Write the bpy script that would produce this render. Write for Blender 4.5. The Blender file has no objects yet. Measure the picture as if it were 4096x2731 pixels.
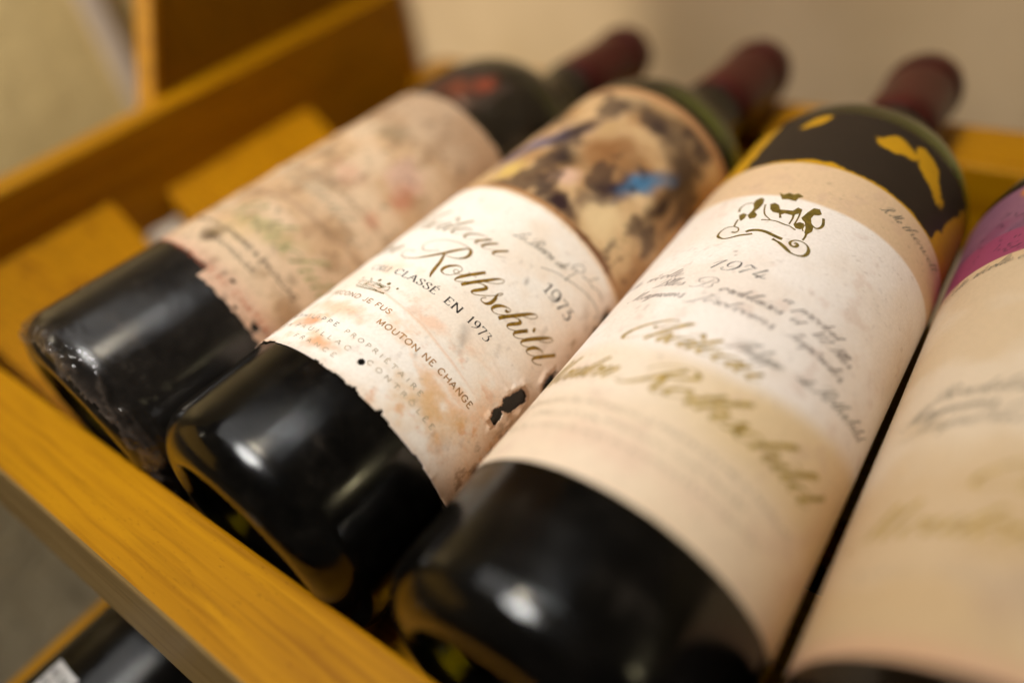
import bpy, math, random
import numpy as np
from mathutils import Matrix, Vector

# ---------------------------------------------------------------- camera, light, exposure
sc = bpy.context.scene
COL = sc.collection
rad = math.radians

cam = bpy.data.cameras.new('camera')
cam_ob = bpy.data.objects.new('camera', cam)
COL.objects.link(cam_ob)
sc.camera = cam_ob
RIGHT = Vector((0.795161, 0.587991, -0.148276))
DOWN = Vector((0.309758, -0.604062, -0.734275))
FWD = Vector((-0.521315, 0.537937, -0.662461))
CAM = Vector((0.21126, -0.04621, 0.18847))
m = Matrix.Identity(4)
for r in range(3):
    m[r][0], m[r][1], m[r][2], m[r][3] = RIGHT[r], -DOWN[r], -FWD[r], CAM[r]
cam_ob.matrix_world = m
cam.lens = 25.874
cam.sensor_width = 36.0
cam.clip_start = 0.005
cam.clip_end = 50
cam.dof.use_dof = True
cam.dof.focus_distance = 0.1872
cam.dof.aperture_fstop = 2.35
cam.dof.aperture_blades = 0

world = bpy.data.worlds.new('World')
sc.world = world
world.use_nodes = True
bg = world.node_tree.nodes['Background']
bg.inputs[0].default_value = (0.80, 0.72, 0.58, 1)
bg.inputs[1].default_value = 0.06

def area(name, loc, target, size, size_y, power, color, shape='RECTANGLE', spread=180):
    d = bpy.data.lights.new(name, 'AREA')
    d.shape = shape
    d.size = size
    if shape in ('RECTANGLE', 'ELLIPSE'):
        d.size_y = size_y
    d.energy = power
    d.color = color
    d.spread = rad(spread)
    o = bpy.data.objects.new(name, d)
    COL.objects.link(o)
    o.location = loc
    v = Vector(target) - Vector(loc)
    o.rotation_euler = v.to_track_quat('-Z', 'Y').to_euler()
    return o

# a broad lit ceiling over the rack; it ends above the necks
area('ceiling_panel', (-0.34, -0.09, 1.05), (-0.34, -0.09, 0.0), 1.00, 0.68, 3.5, (1.0, 0.98, 0.955))
# the ceiling lamp proper: a narrow warm-white pool on the middle bottles
area('ceiling_lamp', (-0.04, -0.24, 0.80), (0.075, 0.055, 0.06), 0.34, 0.34, 0.52, (1.0, 0.975, 0.945), 'DISK', 42)
# a strip of cool daylight
area('skylight', (0.10, 0.205, 1.03), (0.10, 0.19, 0.0), 0.42, 0.05, 0.40, (0.92, 0.95, 1.0))
# small yellow lamp to the right
area('wall_lamp', (0.97, 0.20, 0.50), (0.12, 0.0, 0.05), 0.07, 0.11, 0.22, (1.0, 0.86, 0.50))
# added light, no lamp there: brightens the wall behind the necks
area('back_wall_fill', (0.02, 0.02, 0.62), (0.08, 0.40, 0.02), 0.12, 0.12, 0.62, (1.0, 0.87, 0.66), 'DISK', 100)
# added amber light off to the left, for the orange glow in the glass
area('amber_glow_fill', (-0.78, -0.52, 0.20), (0.05, -0.02, 0.07), 0.75, 0.42, 0.65, (1.0, 0.52, 0.06))
# added light beside the rack, brightens the wall on the left
area('left_wall_fill', (-0.52, -0.26, 0.34), (-0.36, 0.12, 0.06), 0.16, 0.16, 1.1, (1.0, 0.88, 0.68), 'DISK', 74)

sc.view_settings.view_transform = 'Standard'
sc.view_settings.look = 'None'
sc.view_settings.exposure = -0.44
sc.view_settings.gamma = 1.0
sc.cycles.use_denoising = True
sc.cycles.max_bounces = 12
sc.cycles.transmission_bounces = 10
sc.cycles.transparent_max_bounces = 12
sc.cycles.sample_clamp_indirect = 6.0
sc.cycles.caustics_reflective = False
sc.cycles.caustics_refractive = False

# ---------------------------------------------------------------- helpers
def tag(o, label=None, cat=None, group=None, kind=None):
    if label: o['label'] = label
    if cat: o['category'] = cat
    if group: o['group'] = group
    if kind: o['kind'] = kind
    return o

def empty(name, loc=(0, 0, 0), rz=0.0):
    o = bpy.data.objects.new(name, None)
    o.empty_display_size = 0.02
    COL.objects.link(o)
    o.location = loc
    o.rotation_euler = (0, 0, rz)
    return o

def mesh_ob(name, verts, faces, mat, parent=None, smooth=True, colors=None):
    me = bpy.data.meshes.new(name)
    if isinstance(verts, np.ndarray):
        n, f = len(verts), np.asarray(faces, dtype=np.int32)
        k = f.shape[1]
        me.vertices.add(n)
        me.vertices.foreach_set('co', verts.astype(np.float32).ravel())
        me.loops.add(f.size)
        me.loops.foreach_set('vertex_index', f.ravel())
        me.polygons.add(len(f))
        me.polygons.foreach_set('loop_start', np.arange(0, f.size, k, dtype=np.int32))
        me.update(calc_edges=True)
        me.validate()
    else:
        me.from_pydata(verts, [], faces)
    if smooth:
        me.polygons.foreach_set('use_smooth', np.ones(len(me.polygons), dtype=bool))
    if colors is not None:
        a = me.color_attributes.new('print', 'FLOAT_COLOR', 'POINT')
        rgba = np.ones((len(colors), 4), dtype=np.float32)
        rgba[:, :3] = colors
        a.data.foreach_set('color', rgba.ravel())
    me.materials.append(mat)
    me.update()
    o = bpy.data.objects.new(name, me)
    COL.objects.link(o)
    o.parent = parent
    return o

def lin(r, g, b):
    c = np.array([r, g, b], dtype=float) / 255.0
    return np.where(c <= 0.04045, c / 12.92, ((c + 0.055) / 1.055) ** 2.4)

# numpy value noise -----------------------------------------------------------
def _h(ix, iy, seed):
    n = (ix * 374761393 + iy * 668265263 + seed * 974634777) & 0xFFFFFFFF
    n = ((n ^ (n >> 13)) * 1274126177) & 0xFFFFFFFF
    n = (n ^ (n >> 16)) & 0xFFFFFFFF
    return n / 4294967295.0

def vnoise(x, y, seed=0):
    x = np.asarray(x, dtype=float); y = np.asarray(y, dtype=float)
    ix = np.floor(x).astype(np.int64); iy = np.floor(y).astype(np.int64)
    fx = x - ix; fy = y - iy
    fx = fx * fx * (3 - 2 * fx); fy = fy * fy * (3 - 2 * fy)
    a = _h(ix, iy, seed); b = _h(ix + 1, iy, seed)
    c = _h(ix, iy + 1, seed); d = _h(ix + 1, iy + 1, seed)
    return (a * (1 - fx) + b * fx) * (1 - fy) + (c * (1 - fx) + d * fx) * fy

def fbm(x, y, seed=0, octaves=5, gain=0.55):
    t = 0; a = 1; n = 0
    for o in range(octaves):
        t = t + a * vnoise(x, y, seed + o * 17)
        n += a; a *= gain; x = x * 2.03 + 3.1; y = y * 2.03 + 1.7
    return t / n

def sstep(a, b, v):
    t = np.clip((v - a) / (b - a), 0, 1)
    return t * t * (3 - 2 * t)

def mixc(c, col, f):
    return c * (1 - f[..., None]) + np.asarray(col) * f[..., None]

# ---------------------------------------------------------------- materials
def new_mat(name):
    mt = bpy.data.materials.new(name)
    mt.use_nodes = True
    nt = mt.node_tree
    return mt, nt, nt.nodes['Principled BSDF']

def node(nt, typ, **kw):
    n = nt.nodes.new(typ)
    for k, v in kw.items():
        setattr(n, k, v)
    return n

def ramp(nt, fac, stops):
    r = nt.nodes.new('ShaderNodeValToRGB')
    el = r.color_ramp.elements
    while len(el) > 1: el.remove(el[0])
    el[0].position = stops[0][0]; el[0].color = (*stops[0][1], 1)
    for p, c in stops[1:]:
        e = el.new(p); e.color = (*c, 1)
    nt.links.new(fac, r.inputs['Fac'])
    return r

def wood_mat(name, axis, tint=1.0, seed=0.0, dark=(0.26, 0.085, 0.001), light=(0.58, 0.262, 0.002)):
    """varnished pine; grain runs along `axis`"""
    mt, nt, bs = new_mat(name)
    L = nt.links.new
    tc = node(nt, 'ShaderNodeTexCoord')
    mp = node(nt, 'ShaderNodeMapping')
    s = [60.0, 60.0, 60.0]; s[axis] = 3.0
    mp.inputs['Scale'].default_value = s
    mp.inputs['Location'].default_value = (seed, seed * 1.7, seed * .6)
    L(tc.outputs['Object'], mp.inputs['Vector'])
    n1 = node(nt, 'ShaderNodeTexNoise'); n1.inputs['Scale'].default_value = 1.6; n1.inputs['Detail'].default_value = 6; n1.inputs['Distortion'].default_value = 0.6
    L(mp.outputs[0], n1.inputs['Vector'])
    mp2 = node(nt, 'ShaderNodeMapping'); s2 = [420.0, 420.0, 420.0]; s2[axis] = 22.0
    mp2.inputs['Scale'].default_value = s2
    L(tc.outputs['Object'], mp2.inputs['Vector'])
    n2 = node(nt, 'ShaderNodeTexNoise'); n2.inputs['Scale'].default_value = 1.0; n2.inputs['Detail'].default_value = 4
    L(mp2.outputs[0], n2.inputs['Vector'])
    wv = node(nt, 'ShaderNodeTexWave', wave_type='BANDS', bands_direction='Z' if axis != 2 else 'X')
    mpw = node(nt, 'ShaderNodeMapping'); sw = [150.0, 150.0, 150.0]; sw[axis] = 5.0
    mpw.inputs['Scale'].default_value = sw; mpw.inputs['Location'].default_value = (seed * 3, seed, seed * 2)
    mpw.inputs['Rotation'].default_value = (rad(62), 0, 0) if axis == 0 else ((0, rad(62), 0) if axis == 1 else (0, 0, rad(62)))
    L(tc.outputs['Object'], mpw.inputs['Vector']); L(mpw.outputs[0], wv.inputs['Vector'])
    wv.inputs['Scale'].default_value = 0.55; wv.inputs['Distortion'].default_value = 7.0; wv.inputs['Detail'].default_value = 4; wv.inputs['Detail Scale'].default_value = 0.6
    rw = ramp(nt, wv.outputs['Fac'], [(0.0, (0.60, 0.47, 0.25)), (0.35, (0.95, 0.93, 0.9)), (1.0, (1, 1, 1))])
    d = [c * tint for c in dark]; l = [c * tint for c in light]
    mid = [(a * .45 + b * .55) for a, b in zip(d, l)]
    r1 = ramp(nt, n1.outputs['Fac'], [(0.30, mid), (0.48, l), (0.60, [c * .92 for c in l]), (0.74, mid)])
    r2 = ramp(nt, n2.outputs['Fac'], [(0.34, (0.62, 0.55, 0.40)), (0.50, (1, 1, 1))])
    mx = node(nt, 'ShaderNodeMix', data_type='RGBA', blend_type='MULTIPLY'); mx.inputs['Factor'].default_value = 0.55
    mw = node(nt, 'ShaderNodeMix', data_type='RGBA', blend_type='MULTIPLY'); mw.inputs['Factor'].default_value = 0.22
    L(r1.outputs[0], mw.inputs['A']); L(rw.outputs[0], mw.inputs['B'])
    L(mw.outputs['Result'], mx.inputs['A']); L(r2.outputs[0], mx.inputs['B'])
    # small dark pores
    v = node(nt, 'ShaderNodeTexNoise'); v.inputs['Scale'].default_value = 1300.0; v.inputs['Detail'].default_value = 2
    mp3 = node(nt, 'ShaderNodeMapping'); s3 = [1.0, 1.0, 1.0]; s3[axis] = .35; mp3.inputs['Scale'].default_value = s3
    L(tc.outputs['Object'], mp3.inputs['Vector']); L(mp3.outputs[0], v.inputs['Vector'])
    r3 = ramp(nt, v.outputs['Fac'], [(0.27, (0.35, 0.25, 0.12)), (0.36, (1, 1, 1))])
    mx2 = node(nt, 'ShaderNodeMix', data_type='RGBA', blend_type='MULTIPLY'); mx2.inputs['Factor'].default_value = 0.3
    L(mx.outputs['Result'], mx2.inputs['A']); L(r3.outputs[0], mx2.inputs['B'])
    L(mx2.outputs['Result'], bs.inputs['Base Color'])
    bs.inputs['Roughness'].default_value = 0.45
    bs.inputs['Specular IOR Level'].default_value = 0.13
    bp = node(nt, 'ShaderNodeBump'); bp.inputs['Strength'].default_value = 0.18; bp.inputs['Distance'].default_value = 0.0006
    L(n2.outputs['Fac'], bp.inputs['Height']); L(bp.outputs[0], bs.inputs['Normal'])
    return mt

def wall_mat(name, col, col2, bump=0.5, scale=60.0):
    mt, nt, bs = new_mat(name)
    L = nt.links.new
    tc = node(nt, 'ShaderNodeTexCoord')
    n1 = node(nt, 'ShaderNodeTexNoise'); n1.inputs['Scale'].default_value = 7.0; n1.inputs['Detail'].default_value = 4
    L(tc.outputs['Object'], n1.inputs['Vector'])
    r = ramp(nt, n1.outputs['Fac'], [(0.35, col2), (0.62, col)])
    L(r.outputs[0], bs.inputs['Base Color'])
    n2 = node(nt, 'ShaderNodeTexNoise'); n2.inputs['Scale'].default_value = scale; n2.inputs['Detail'].default_value = 5; n2.inputs['Distortion'].default_value = 1.2
    L(tc.outputs['Object'], n2.inputs['Vector'])
    bp = node(nt, 'ShaderNodeBump'); bp.inputs['Strength'].default_value = bump; bp.inputs['Distance'].default_value = 0.012
    L(n2.outputs['Fac'], bp.inputs['Height']); L(bp.outputs[0], bs.inputs['Normal'])
    bs.inputs['Roughness'].default_value = 0.9
    bs.inputs['Specular IOR Level'].default_value = 0.1
    return mt

def glass_mat(name, tint, dust=0.0):
    mt, nt, bs = new_mat(name)
    L = nt.links.new
    bs.inputs['Base Color'].default_value = (*tint, 1)
    bs.inputs['Transmission Weight'].default_value = 1.0
    bs.inputs['IOR'].default_value = 1.5
    tc = node(nt, 'ShaderNodeTexCoord')
    n = node(nt, 'ShaderNodeTexNoise'); n.inputs['Scale'].default_value = 70.0; n.inputs['Detail'].default_value = 6; n.inputs['Roughness'].default_value = .65
    L(tc.outputs['Object'], n.inputs['Vector'])
    r = ramp(nt, n.outputs['Fac'], [(0.34, (.11,) * 3), (0.70, (.24 + dust * .3,) * 3)])
    L(r.outputs[0], bs.inputs['Roughness'])
    n2 = node(nt, 'ShaderNodeTexNoise'); n2.inputs['Scale'].default_value = 28.0; n2.inputs['Detail'].default_value = 1
    L(tc.outputs['Object'], n2.inputs['Vector'])
    bp = node(nt, 'ShaderNodeBump'); bp.inputs['Strength'].default_value = 0.06; bp.inputs['Distance'].default_value = 0.004
    L(n2.outputs['Fac'], bp.inputs['Height']); L(bp.outputs[0], bs.inputs['Normal'])
    if dust > 0:
        df = node(nt, 'ShaderNodeBsdfDiffuse'); df.inputs['Color'].default_value = (.22, .18, .14, 1)
        mx = node(nt, 'ShaderNodeMixShader')
        n3 = node(nt, 'ShaderNodeTexNoise'); n3.inputs['Scale'].default_value = 90.0; n3.inputs['Detail'].default_value = 10; n3.inputs['Roughness'].default_value = .78
        L(tc.outputs['Object'], n3.inputs['Vector'])
        rr = ramp(nt, n3.outputs['Fac'], [(0.42, (dust * .12,) * 3), (0.58, (dust * .5,) * 3), (0.70, (dust * 2.4,) * 3)])
        L(rr.outputs[0], mx.inputs['Fac'])
        L(bs.outputs[0], mx.inputs[1]); L(df.outputs[0], mx.inputs[2])
        L(mx.outputs[0], nt.nodes['Material Output'].inputs['Surface'])
    return mt

def plain_mat(name, col, rough=0.5, spec=0.4, metal=0.0, coat=0.0, noise=0.0, nscale=200.0, bump=0.0):
    mt, nt, bs = new_mat(name)
    L = nt.links.new
    bs.inputs['Base Color'].default_value = (*col, 1)
    bs.inputs['Roughness'].default_value = rough
    bs.inputs['Specular IOR Level'].default_value = spec
    bs.inputs['Metallic'].default_value = metal
    bs.inputs['Coat Weight'].default_value = coat
    if noise > 0 or bump > 0:
        tc = node(nt, 'ShaderNodeTexCoord')
        n = node(nt, 'ShaderNodeTexNoise'); n.inputs['Scale'].default_value = nscale; n.inputs['Detail'].default_value = 5
        L(tc.outputs['Object'], n.inputs['Vector'])
        if noise > 0:
            r = ramp(nt, n.outputs['Fac'], [(0.35, [c * (1 - noise) for c in col]), (0.65, [min(1, c * (1 + noise)) for c in col])])
            L(r.outputs[0], bs.inputs['Base Color'])
        if bump > 0:
            bp = node(nt, 'ShaderNodeBump'); bp.inputs['Strength'].default_value = bump; bp.inputs['Distance'].default_value = 0.001
            L(n.outputs['Fac'], bp.inputs['Height']); L(bp.outputs[0], bs.inputs['Normal'])
    return mt

def paper_mat(name, rough=0.7, spec=0.25, bump=0.12):
    mt, nt, bs = new_mat(name)
    L = nt.links.new
    at = node(nt, 'ShaderNodeAttribute', attribute_name='print')
    tc = node(nt, 'ShaderNodeTexCoord')
    n = node(nt, 'ShaderNodeTexNoise'); n.inputs['Scale'].default_value = 1300.0; n.inputs['Detail'].default_value = 4
    L(tc.outputs['Object'], n.inputs['Vector'])
    r = ramp(nt, n.outputs['Fac'], [(0.3, (.93, .92, .90)), (0.6, (1, 1, 1))])
    mx = node(nt, 'ShaderNodeMix', data_type='RGBA', blend_type='MULTIPLY'); mx.inputs['Factor'].default_value = 0.8
    L(at.outputs['Color'], mx.inputs['A']); L(r.outputs[0], mx.inputs['B'])
    L(mx.outputs['Result'], bs.inputs['Base Color'])
    bs.inputs['Roughness'].default_value = rough
    bs.inputs['Specular IOR Level'].default_value = spec
    bp = node(nt, 'ShaderNodeBump'); bp.inputs['Strength'].default_value = bump; bp.inputs['Distance'].default_value = 0.0004
    L(n.outputs['Fac'], bp.inputs['Height']); L(bp.outputs[0], bs.inputs['Normal'])
    return mt

M = {
    'rail': wood_mat('varnished_pine_along', 0, 0.9, 3.0),
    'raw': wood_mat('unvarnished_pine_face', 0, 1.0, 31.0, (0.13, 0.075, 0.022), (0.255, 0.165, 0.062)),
    'slat': wood_mat('varnished_pine_slat', 0, 1.22, 11.0),
    'side': wood_mat('varnished_pine_side_shaded', 1, 0.78, 7.0),  # darkened: shade on the side rails is put into the wood colour
    'post': wood_mat('varnished_pine_post_shaded', 2, 0.46, 23.0),  # much darker: the upright's shade is put into its colour
    'wall_left': wall_mat('plaster_olive', (0.68, 0.55, 0.31), (0.60, 0.47, 0.24), 0.25, 30.0),
    'wall_back': wall_mat('plaster_rose', (0.84, 0.66, 0.44), (0.72, 0.55, 0.34), 0.05, 40.0),
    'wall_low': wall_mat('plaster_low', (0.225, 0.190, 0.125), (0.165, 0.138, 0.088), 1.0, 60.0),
    'floor': plain_mat('dark_floor', (0.03, 0.022, 0.016), 0.8),
    'trim': plain_mat('white_trim', (0.62, 0.54, 0.50), 0.6),
    'glass': glass_mat('green_glass', (0.17, 0.27, 0.04), 0.045),
    'glass_dusty': glass_mat('dusty_green_glass', (0.06, 0.09, 0.02), 0.13),
    'wine': plain_mat('red_wine', (0.032, 0.018, 0.008), 0.9, 0.0),
    'capsule': plain_mat('oxblood_capsule', (0.062, 0.0060, 0.0055), 0.32, 0.5, 0.15, 0.0, 0.25, 120.0, 0.2),
    'paper': paper_mat('label_paper'),
    'paper_gloss': paper_mat('coated_label_paper', 0.5, 0.3, 0.06),
    'ink_gold': plain_mat('gold_ink', (0.235, 0.130, 0.014), 0.55, 0.2, 0.1, 0.0, 0.35, 900.0),
    'ink_olive': plain_mat('olive_gold_ink', (0.175, 0.120, 0.018), 0.5, 0.3, 0.1, 0.0, 0.3, 900.0),
    'ink_black': plain_mat('black_ink', (0.018, 0.014, 0.012), 0.6, 0.2),
    'ink_brown': plain_mat('brown_ink', (0.095, 0.055, 0.042), 0.6, 0.2),
    'ink_tan': plain_mat('faded_gold_ink', (0.36, 0.185, 0.055), 0.6, 0.2, 0, 0, 0.4, 700.0),
    'ink_grey': plain_mat('grey_ink', (0.18, 0.155, 0.12), 0.7, 0.2),
    'ink_pale': plain_mat('faded_ink', (0.42, 0.33, 0.22), 0.7, 0.2, 0, 0, 0.3, 600.0),
    'ink_green': plain_mat('faded_green_ink', (0.33, 0.30, 0.14), 0.7, 0.2, 0, 0, 0.3, 500.0),
    'ink_red': plain_mat('faded_red_ink', (0.46, 0.145, 0.075), 0.7, 0.2, 0, 0, 0.35, 600.0),
    'ink_gold_pale': plain_mat('pale_gold_ink', (0.40, 0.265, 0.065), 0.55, 0.2, 0.05, 0, 0.3, 600.0),
}
mt, nt, bs = new_mat('cellophane')
bs.inputs['Base Color'].default_value = (0.045, 0.038, 0.034, 1)
bs.inputs['Roughness'].default_value = 0.16
bs.inputs['Specular IOR Level'].default_value = 0.9
tcn = node(nt, 'ShaderNodeTexCoord')
nn = node(nt, 'ShaderNodeTexNoise'); nn.inputs['Scale'].default_value = 60.0; nn.inputs['Detail'].default_value = 7; nn.inputs['Roughness'].default_value = .7
nt.links.new(tcn.outputs['Object'], nn.inputs['Vector'])
rr = ramp(nt, nn.outputs['Fac'], [(0.35, (.10,) * 3), (0.75, (.30,) * 3)])
fa = node(nt, 'ShaderNodeAttribute', attribute_name='print')
mxa = node(nt, 'ShaderNodeMath', operation='MULTIPLY'); mxa.inputs[1].default_value = 3.0
nt.links.new(rr.outputs[0], mxa.inputs[0]); mxb = node(nt, 'ShaderNodeMath', operation='MULTIPLY'); mxb.use_clamp = True
nt.links.new(mxa.outputs[0], mxb.inputs[0]); nt.links.new(fa.outputs['Fac'], mxb.inputs[1])
nt.links.new(mxb.outputs[0], bs.inputs['Alpha'])
rf = ramp(nt, fa.outputs['Fac'], [(0.3, (.04, .034, .03)), (0.95, (.20, .15, .115))]); nt.links.new(rf.outputs[0], bs.inputs['Base Color'])
nb = node(nt, 'ShaderNodeTexNoise'); nb.inputs['Scale'].default_value = 120.0; nb.inputs['Detail'].default_value = 3
nt.links.new(tcn.outputs['Object'], nb.inputs['Vector'])
bp = node(nt, 'ShaderNodeBump'); bp.inputs['Strength'].default_value = 0.10; bp.inputs['Distance'].default_value = 0.003
nt.links.new(nb.outputs['Fac'], bp.inputs['Height']); nt.links.new(bp.outputs[0], bs.inputs['Normal'])
M['film'] = mt

# ---------------------------------------------------------------- the walls
def box(name, lo, hi, mat, parent=None, bev=0.0):
    (x0, y0, z0), (x1, y1, z1) = lo, hi
    v = [(x0, y0, z0), (x1, y0, z0), (x1, y1, z0), (x0, y1, z0), (x0, y0, z1), (x1, y0, z1), (x1, y1, z1), (x0, y1, z1)]
    f = [(0, 3, 2, 1), (4, 5, 6, 7), (0, 1, 5, 4), (1, 2, 6, 5), (2, 3, 7, 6), (3, 0, 4, 7)]
    o = mesh_ob(name, v, f, mat, parent, smooth=False)
    if bev > 0:
        b = o.modifiers.new('bevel', 'BEVEL'); b.width = bev; b.segments = 3; b.limit_method = 'ANGLE'
    return o

wb = box('wall_back', (-0.30, 0.40, -0.6), (1.4, 0.44, 0.6), M['wall_back'])
tag(wb, kind='structure')
wl = box('wall_left', (-0.75, -0.04, -0.6), (0.0, 0.0, 0.6), M['wall_left'])
wl.rotation_euler = (0, 0, rad(54))
wl.location = (-0.30, 0.40, 0.0)
tag(wl, kind='structure')
box('corner_strip', (-0.212, -0.046, -0.4), (-0.196, -0.0405, 0.55), M['trim'], wl, 0.001)
wp = box('lower_plaster', (-0.62, -1.2, -0.6), (-0.0340, 0.02, -0.092), M['wall_low'], None, 0.003)  # lower wall, laid flat so the overhead light falls on it
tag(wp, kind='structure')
fl = box('floor', (-0.0335, -1.2, -0.42), (1.4, 0.40, -0.40), M['floor'])
tag(fl, kind='structure')

# ---------------------------------------------------------------- the rack
rack = empty('wine_rack', (0, 0, 0))
tag(rack, 'varnished yellow pine wine rack holding the row of bottles', 'wine rack')

BX = [0.0, 0.07744, 0.15873, 0.23767]
BB = [-0.01626, -0.01617, -0.01355, -0.01355]
BYAW = [0.05473, 0.03086, -0.01113, -0.02869]
RB = 0.0375

def prism(name, pts_yz, x0, x1, mat, parent, skew=(0, 0), bev=0.0012, nx=1):
    """extrude a y-z outline along x, ends shifted in y by skew"""
    n = len(pts_yz)
    v = []
    for x, dy in ((x0, skew[0]), (x1, skew[1])):
        v += [(x, y + dy, z) for y, z in pts_yz]
    f = [tuple(range(n))[::-1], tuple(range(n, 2 * n))]
    for i in range(n):
        j = (i + 1) % n
        f.append((i, j, n + j, n + i))
    o = mesh_ob(name, v, f, mat, parent, smooth=False)
    if bev > 0:
        b = o.modifiers.new('bevel', 'BEVEL'); b.width = bev; b.segments = 3; b.limit_method = 'ANGLE'
    return o

# front rail: back top edge runs (-.064,-.018) -> (.112,-.0158)
k = (0.0022) / 0.176
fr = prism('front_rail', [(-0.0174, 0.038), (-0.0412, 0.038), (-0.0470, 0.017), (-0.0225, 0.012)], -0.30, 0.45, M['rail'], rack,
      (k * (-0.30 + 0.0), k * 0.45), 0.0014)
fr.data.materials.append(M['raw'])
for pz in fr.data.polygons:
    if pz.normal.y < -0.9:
        pz.material_index = 1
prism('back_rail', [(0.292, 0.0215), (0.258, 0.0215), (0.258, -0.02), (0.292, -0.02)], -0.118, 0.50, M['rail'], rack, (-.012, 0.008), 0.002)
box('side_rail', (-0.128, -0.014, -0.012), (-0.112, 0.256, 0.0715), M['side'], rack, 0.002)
# upright board standing behind the side rail
v = []
for x in (-0.1290, -0.1165):
    v += [(x, 0.104, 0.06), (x, 0.262, 0.035), (x, 0.262, 0.62), (x, 0.200, 0.62), (x, 0.129, 0.110)]
f = [(0, 1, 2, 3, 4), (9, 8, 7, 6, 5)] + [(i, 5 + i, 5 + (i + 1) % 5, (i + 1) % 5) for i in range(5)]
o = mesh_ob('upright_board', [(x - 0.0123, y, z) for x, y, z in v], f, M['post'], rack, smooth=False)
v = []
for x in (-0.1425, -0.1280):
    v += [(x, 0.1005, 0.062), (x, 0.1035, 0.062), (x, 0.1285, 0.110), (x, 0.1995, 0.62), (x, 0.1955, 0.62), (x, 0.1250, 0.110)]
f = [(0, 1, 2, 3, 4, 5)[::-1], (6, 7, 8, 9, 10, 11)] + [(i, (i + 1) % 6, 6 + (i + 1) % 6, 6 + i) for i in range(6)]
mesh_ob('lit_edge_strip', v, f, M['rail'], rack, smooth=False)  # the upright's lit front edge, its light put into paler wood

def slat(y0, y1, seed, top):
    xs = np.linspace(-0.1115, 0.42, 420)
    ym = (y0 + y1) / 2
    cs = [-0.0775] + [BX[i] + math.tan(BYAW[i]) * ym for i in range(4)] + [0.316, 0.395]
    z = np.full_like(xs, 0.009)
    for c in cs:
        r = 0.0395
        d = np.abs(xs - c)
        zz = np.where(d < r, r - np.sqrt(np.maximum(r * r - d * d, 0)) - 0.0012, 9)
        z = np.minimum(z, zz)
    z = np.maximum(z, np.where(xs < -0.052, top * np.clip((-0.052 - xs) / 0.06, 0, 1) ** 1.5, -1))
    n = len(xs)
    V = np.concatenate([np.stack([xs, np.full(n, y0), z], 1), np.stack([xs, np.full(n, y1), z], 1),
                        np.stack([xs, np.full(n, y1), np.full(n, -0.016)], 1), np.stack([xs, np.full(n, y0), np.full(n, -0.016)], 1)])
    F = []
    for i in range(n - 1):
        for a in range(4):
            b = (a + 1) % 4
            F.append((a * n + i, a * n + i + 1, b * n + i + 1, b * n + i))
    o = mesh_ob('cross_slat', V.tolist(), [tuple(q) for q in F] + [(0, n, 2 * n, 3 * n), (n - 1, 4 * n - 1, 3 * n - 1, 2 * n - 1)], M['slat'], rack, smooth=False)
    b = o.modifiers.new('bevel', 'BEVEL'); b.width = 0.0028; b.segments = 3; b.limit_method = 'ANGLE'; b.angle_limit = rad(60)
    return o
slat(-0.012, 0.060, 1, 0.049)
slat(0.083, 0.172, 2, 0.041)
# lower tier of the same rack
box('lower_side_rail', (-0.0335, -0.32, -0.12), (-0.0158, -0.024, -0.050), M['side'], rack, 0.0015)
box('lower_cross_slat', (-0.0155, -0.17, -0.108), (0.30, -0.12, -0.0902), M['slat'], rack, 0.0015)
# ---------------------------------------------------------------- bottles
# outline (t along the axis, radius), millimetres
def arc(cx, cy, r, a0, a1, n):
    return [(cx + r * math.cos(rad(a0 + (a1 - a0) * i / n)), cy + r * math.sin(rad(a0 + (a1 - a0) * i / n))) for i in range(n + 1)]

def smooth_profile(pts, n=6):
    out = []
    for i in range(len(pts) - 1):
        p0 = pts[max(i - 1, 0)]; p1 = pts[i]; p2 = pts[i + 1]; p3 = pts[min(i + 2, len(pts) - 1)]
        for j in range(n):
            u = j / n
            out.append(tuple(0.5 * ((2 * p1[k]) + (-p0[k] + p2[k]) * u + (2 * p0[k] - 5 * p1[k] + 4 * p2[k] - p3[k]) * u * u + (-p0[k] + 3 * p1[k] - 3 * p2[k] + p3[k]) * u ** 3) for k in range(2)))
    out.append(pts[-1])
    return out

HEEL = 11.0
heel = arc(HEEL, RB * 1000 - HEEL, HEEL, 180, 90, 10)                      # (t, r) from the standing ring to the wall
punt = smooth_profile([(19.0, 0.0), (18.4, 6.0), (14.0, 15.0), (6.0, 22.5), (1.4, 24.8), (0.0, 26.5)], 5)[:-1]
shoulder = smooth_profile([(190, 37.5), (199, 36.6), (208, 33.2), (216, 26.8), (223, 20.0), (231, 16.2), (241, 14.8), (262, 14.2), (286, 13.6)], 5)
OUTER = punt + heel + [(30, 37.5), (60, 37.5), (100, 37.5), (140, 37.5), (170, 37.5), (186, 37.5)] + shoulder + \
    [(289, 13.6), (289.4, 14.4), (295, 14.4), (295.6, 13.4), (299.6, 13.0), (300, 12.4), (300, 9.5)]
inner_sh = smooth_profile([(188, 34.6), (198, 33.6), (206.5, 30.4), (214, 24.0), (221, 17.2), (230, 12.8), (240, 11.2), (262, 10.2), (286, 9.6)], 5)
INNER = [(24.0, 0.0), (23.2, 6.0), (19.0, 15.5), (11.5, 24.0), (10.0, 27.0), (11.0, 30.5), (15.0, 33.6), (20, 34.6), (60, 34.6), (120, 34.6), (170, 34.6)] + inner_sh + [(299.9, 9.5)]
WINE = [(24.4, 0.0), (23.6, 6.2), (19.4, 15.8), (12.0, 24.0), (10.6, 27.0), (11.6, 30.2), (15.3, 33.2), (20.2, 34.2), (60, 34.2), (120, 34.2), (186, 34.2), (193.0, 33.6), (198.0, 30.0), (200.0, 20.0), (200.5, 0.0)]

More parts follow.
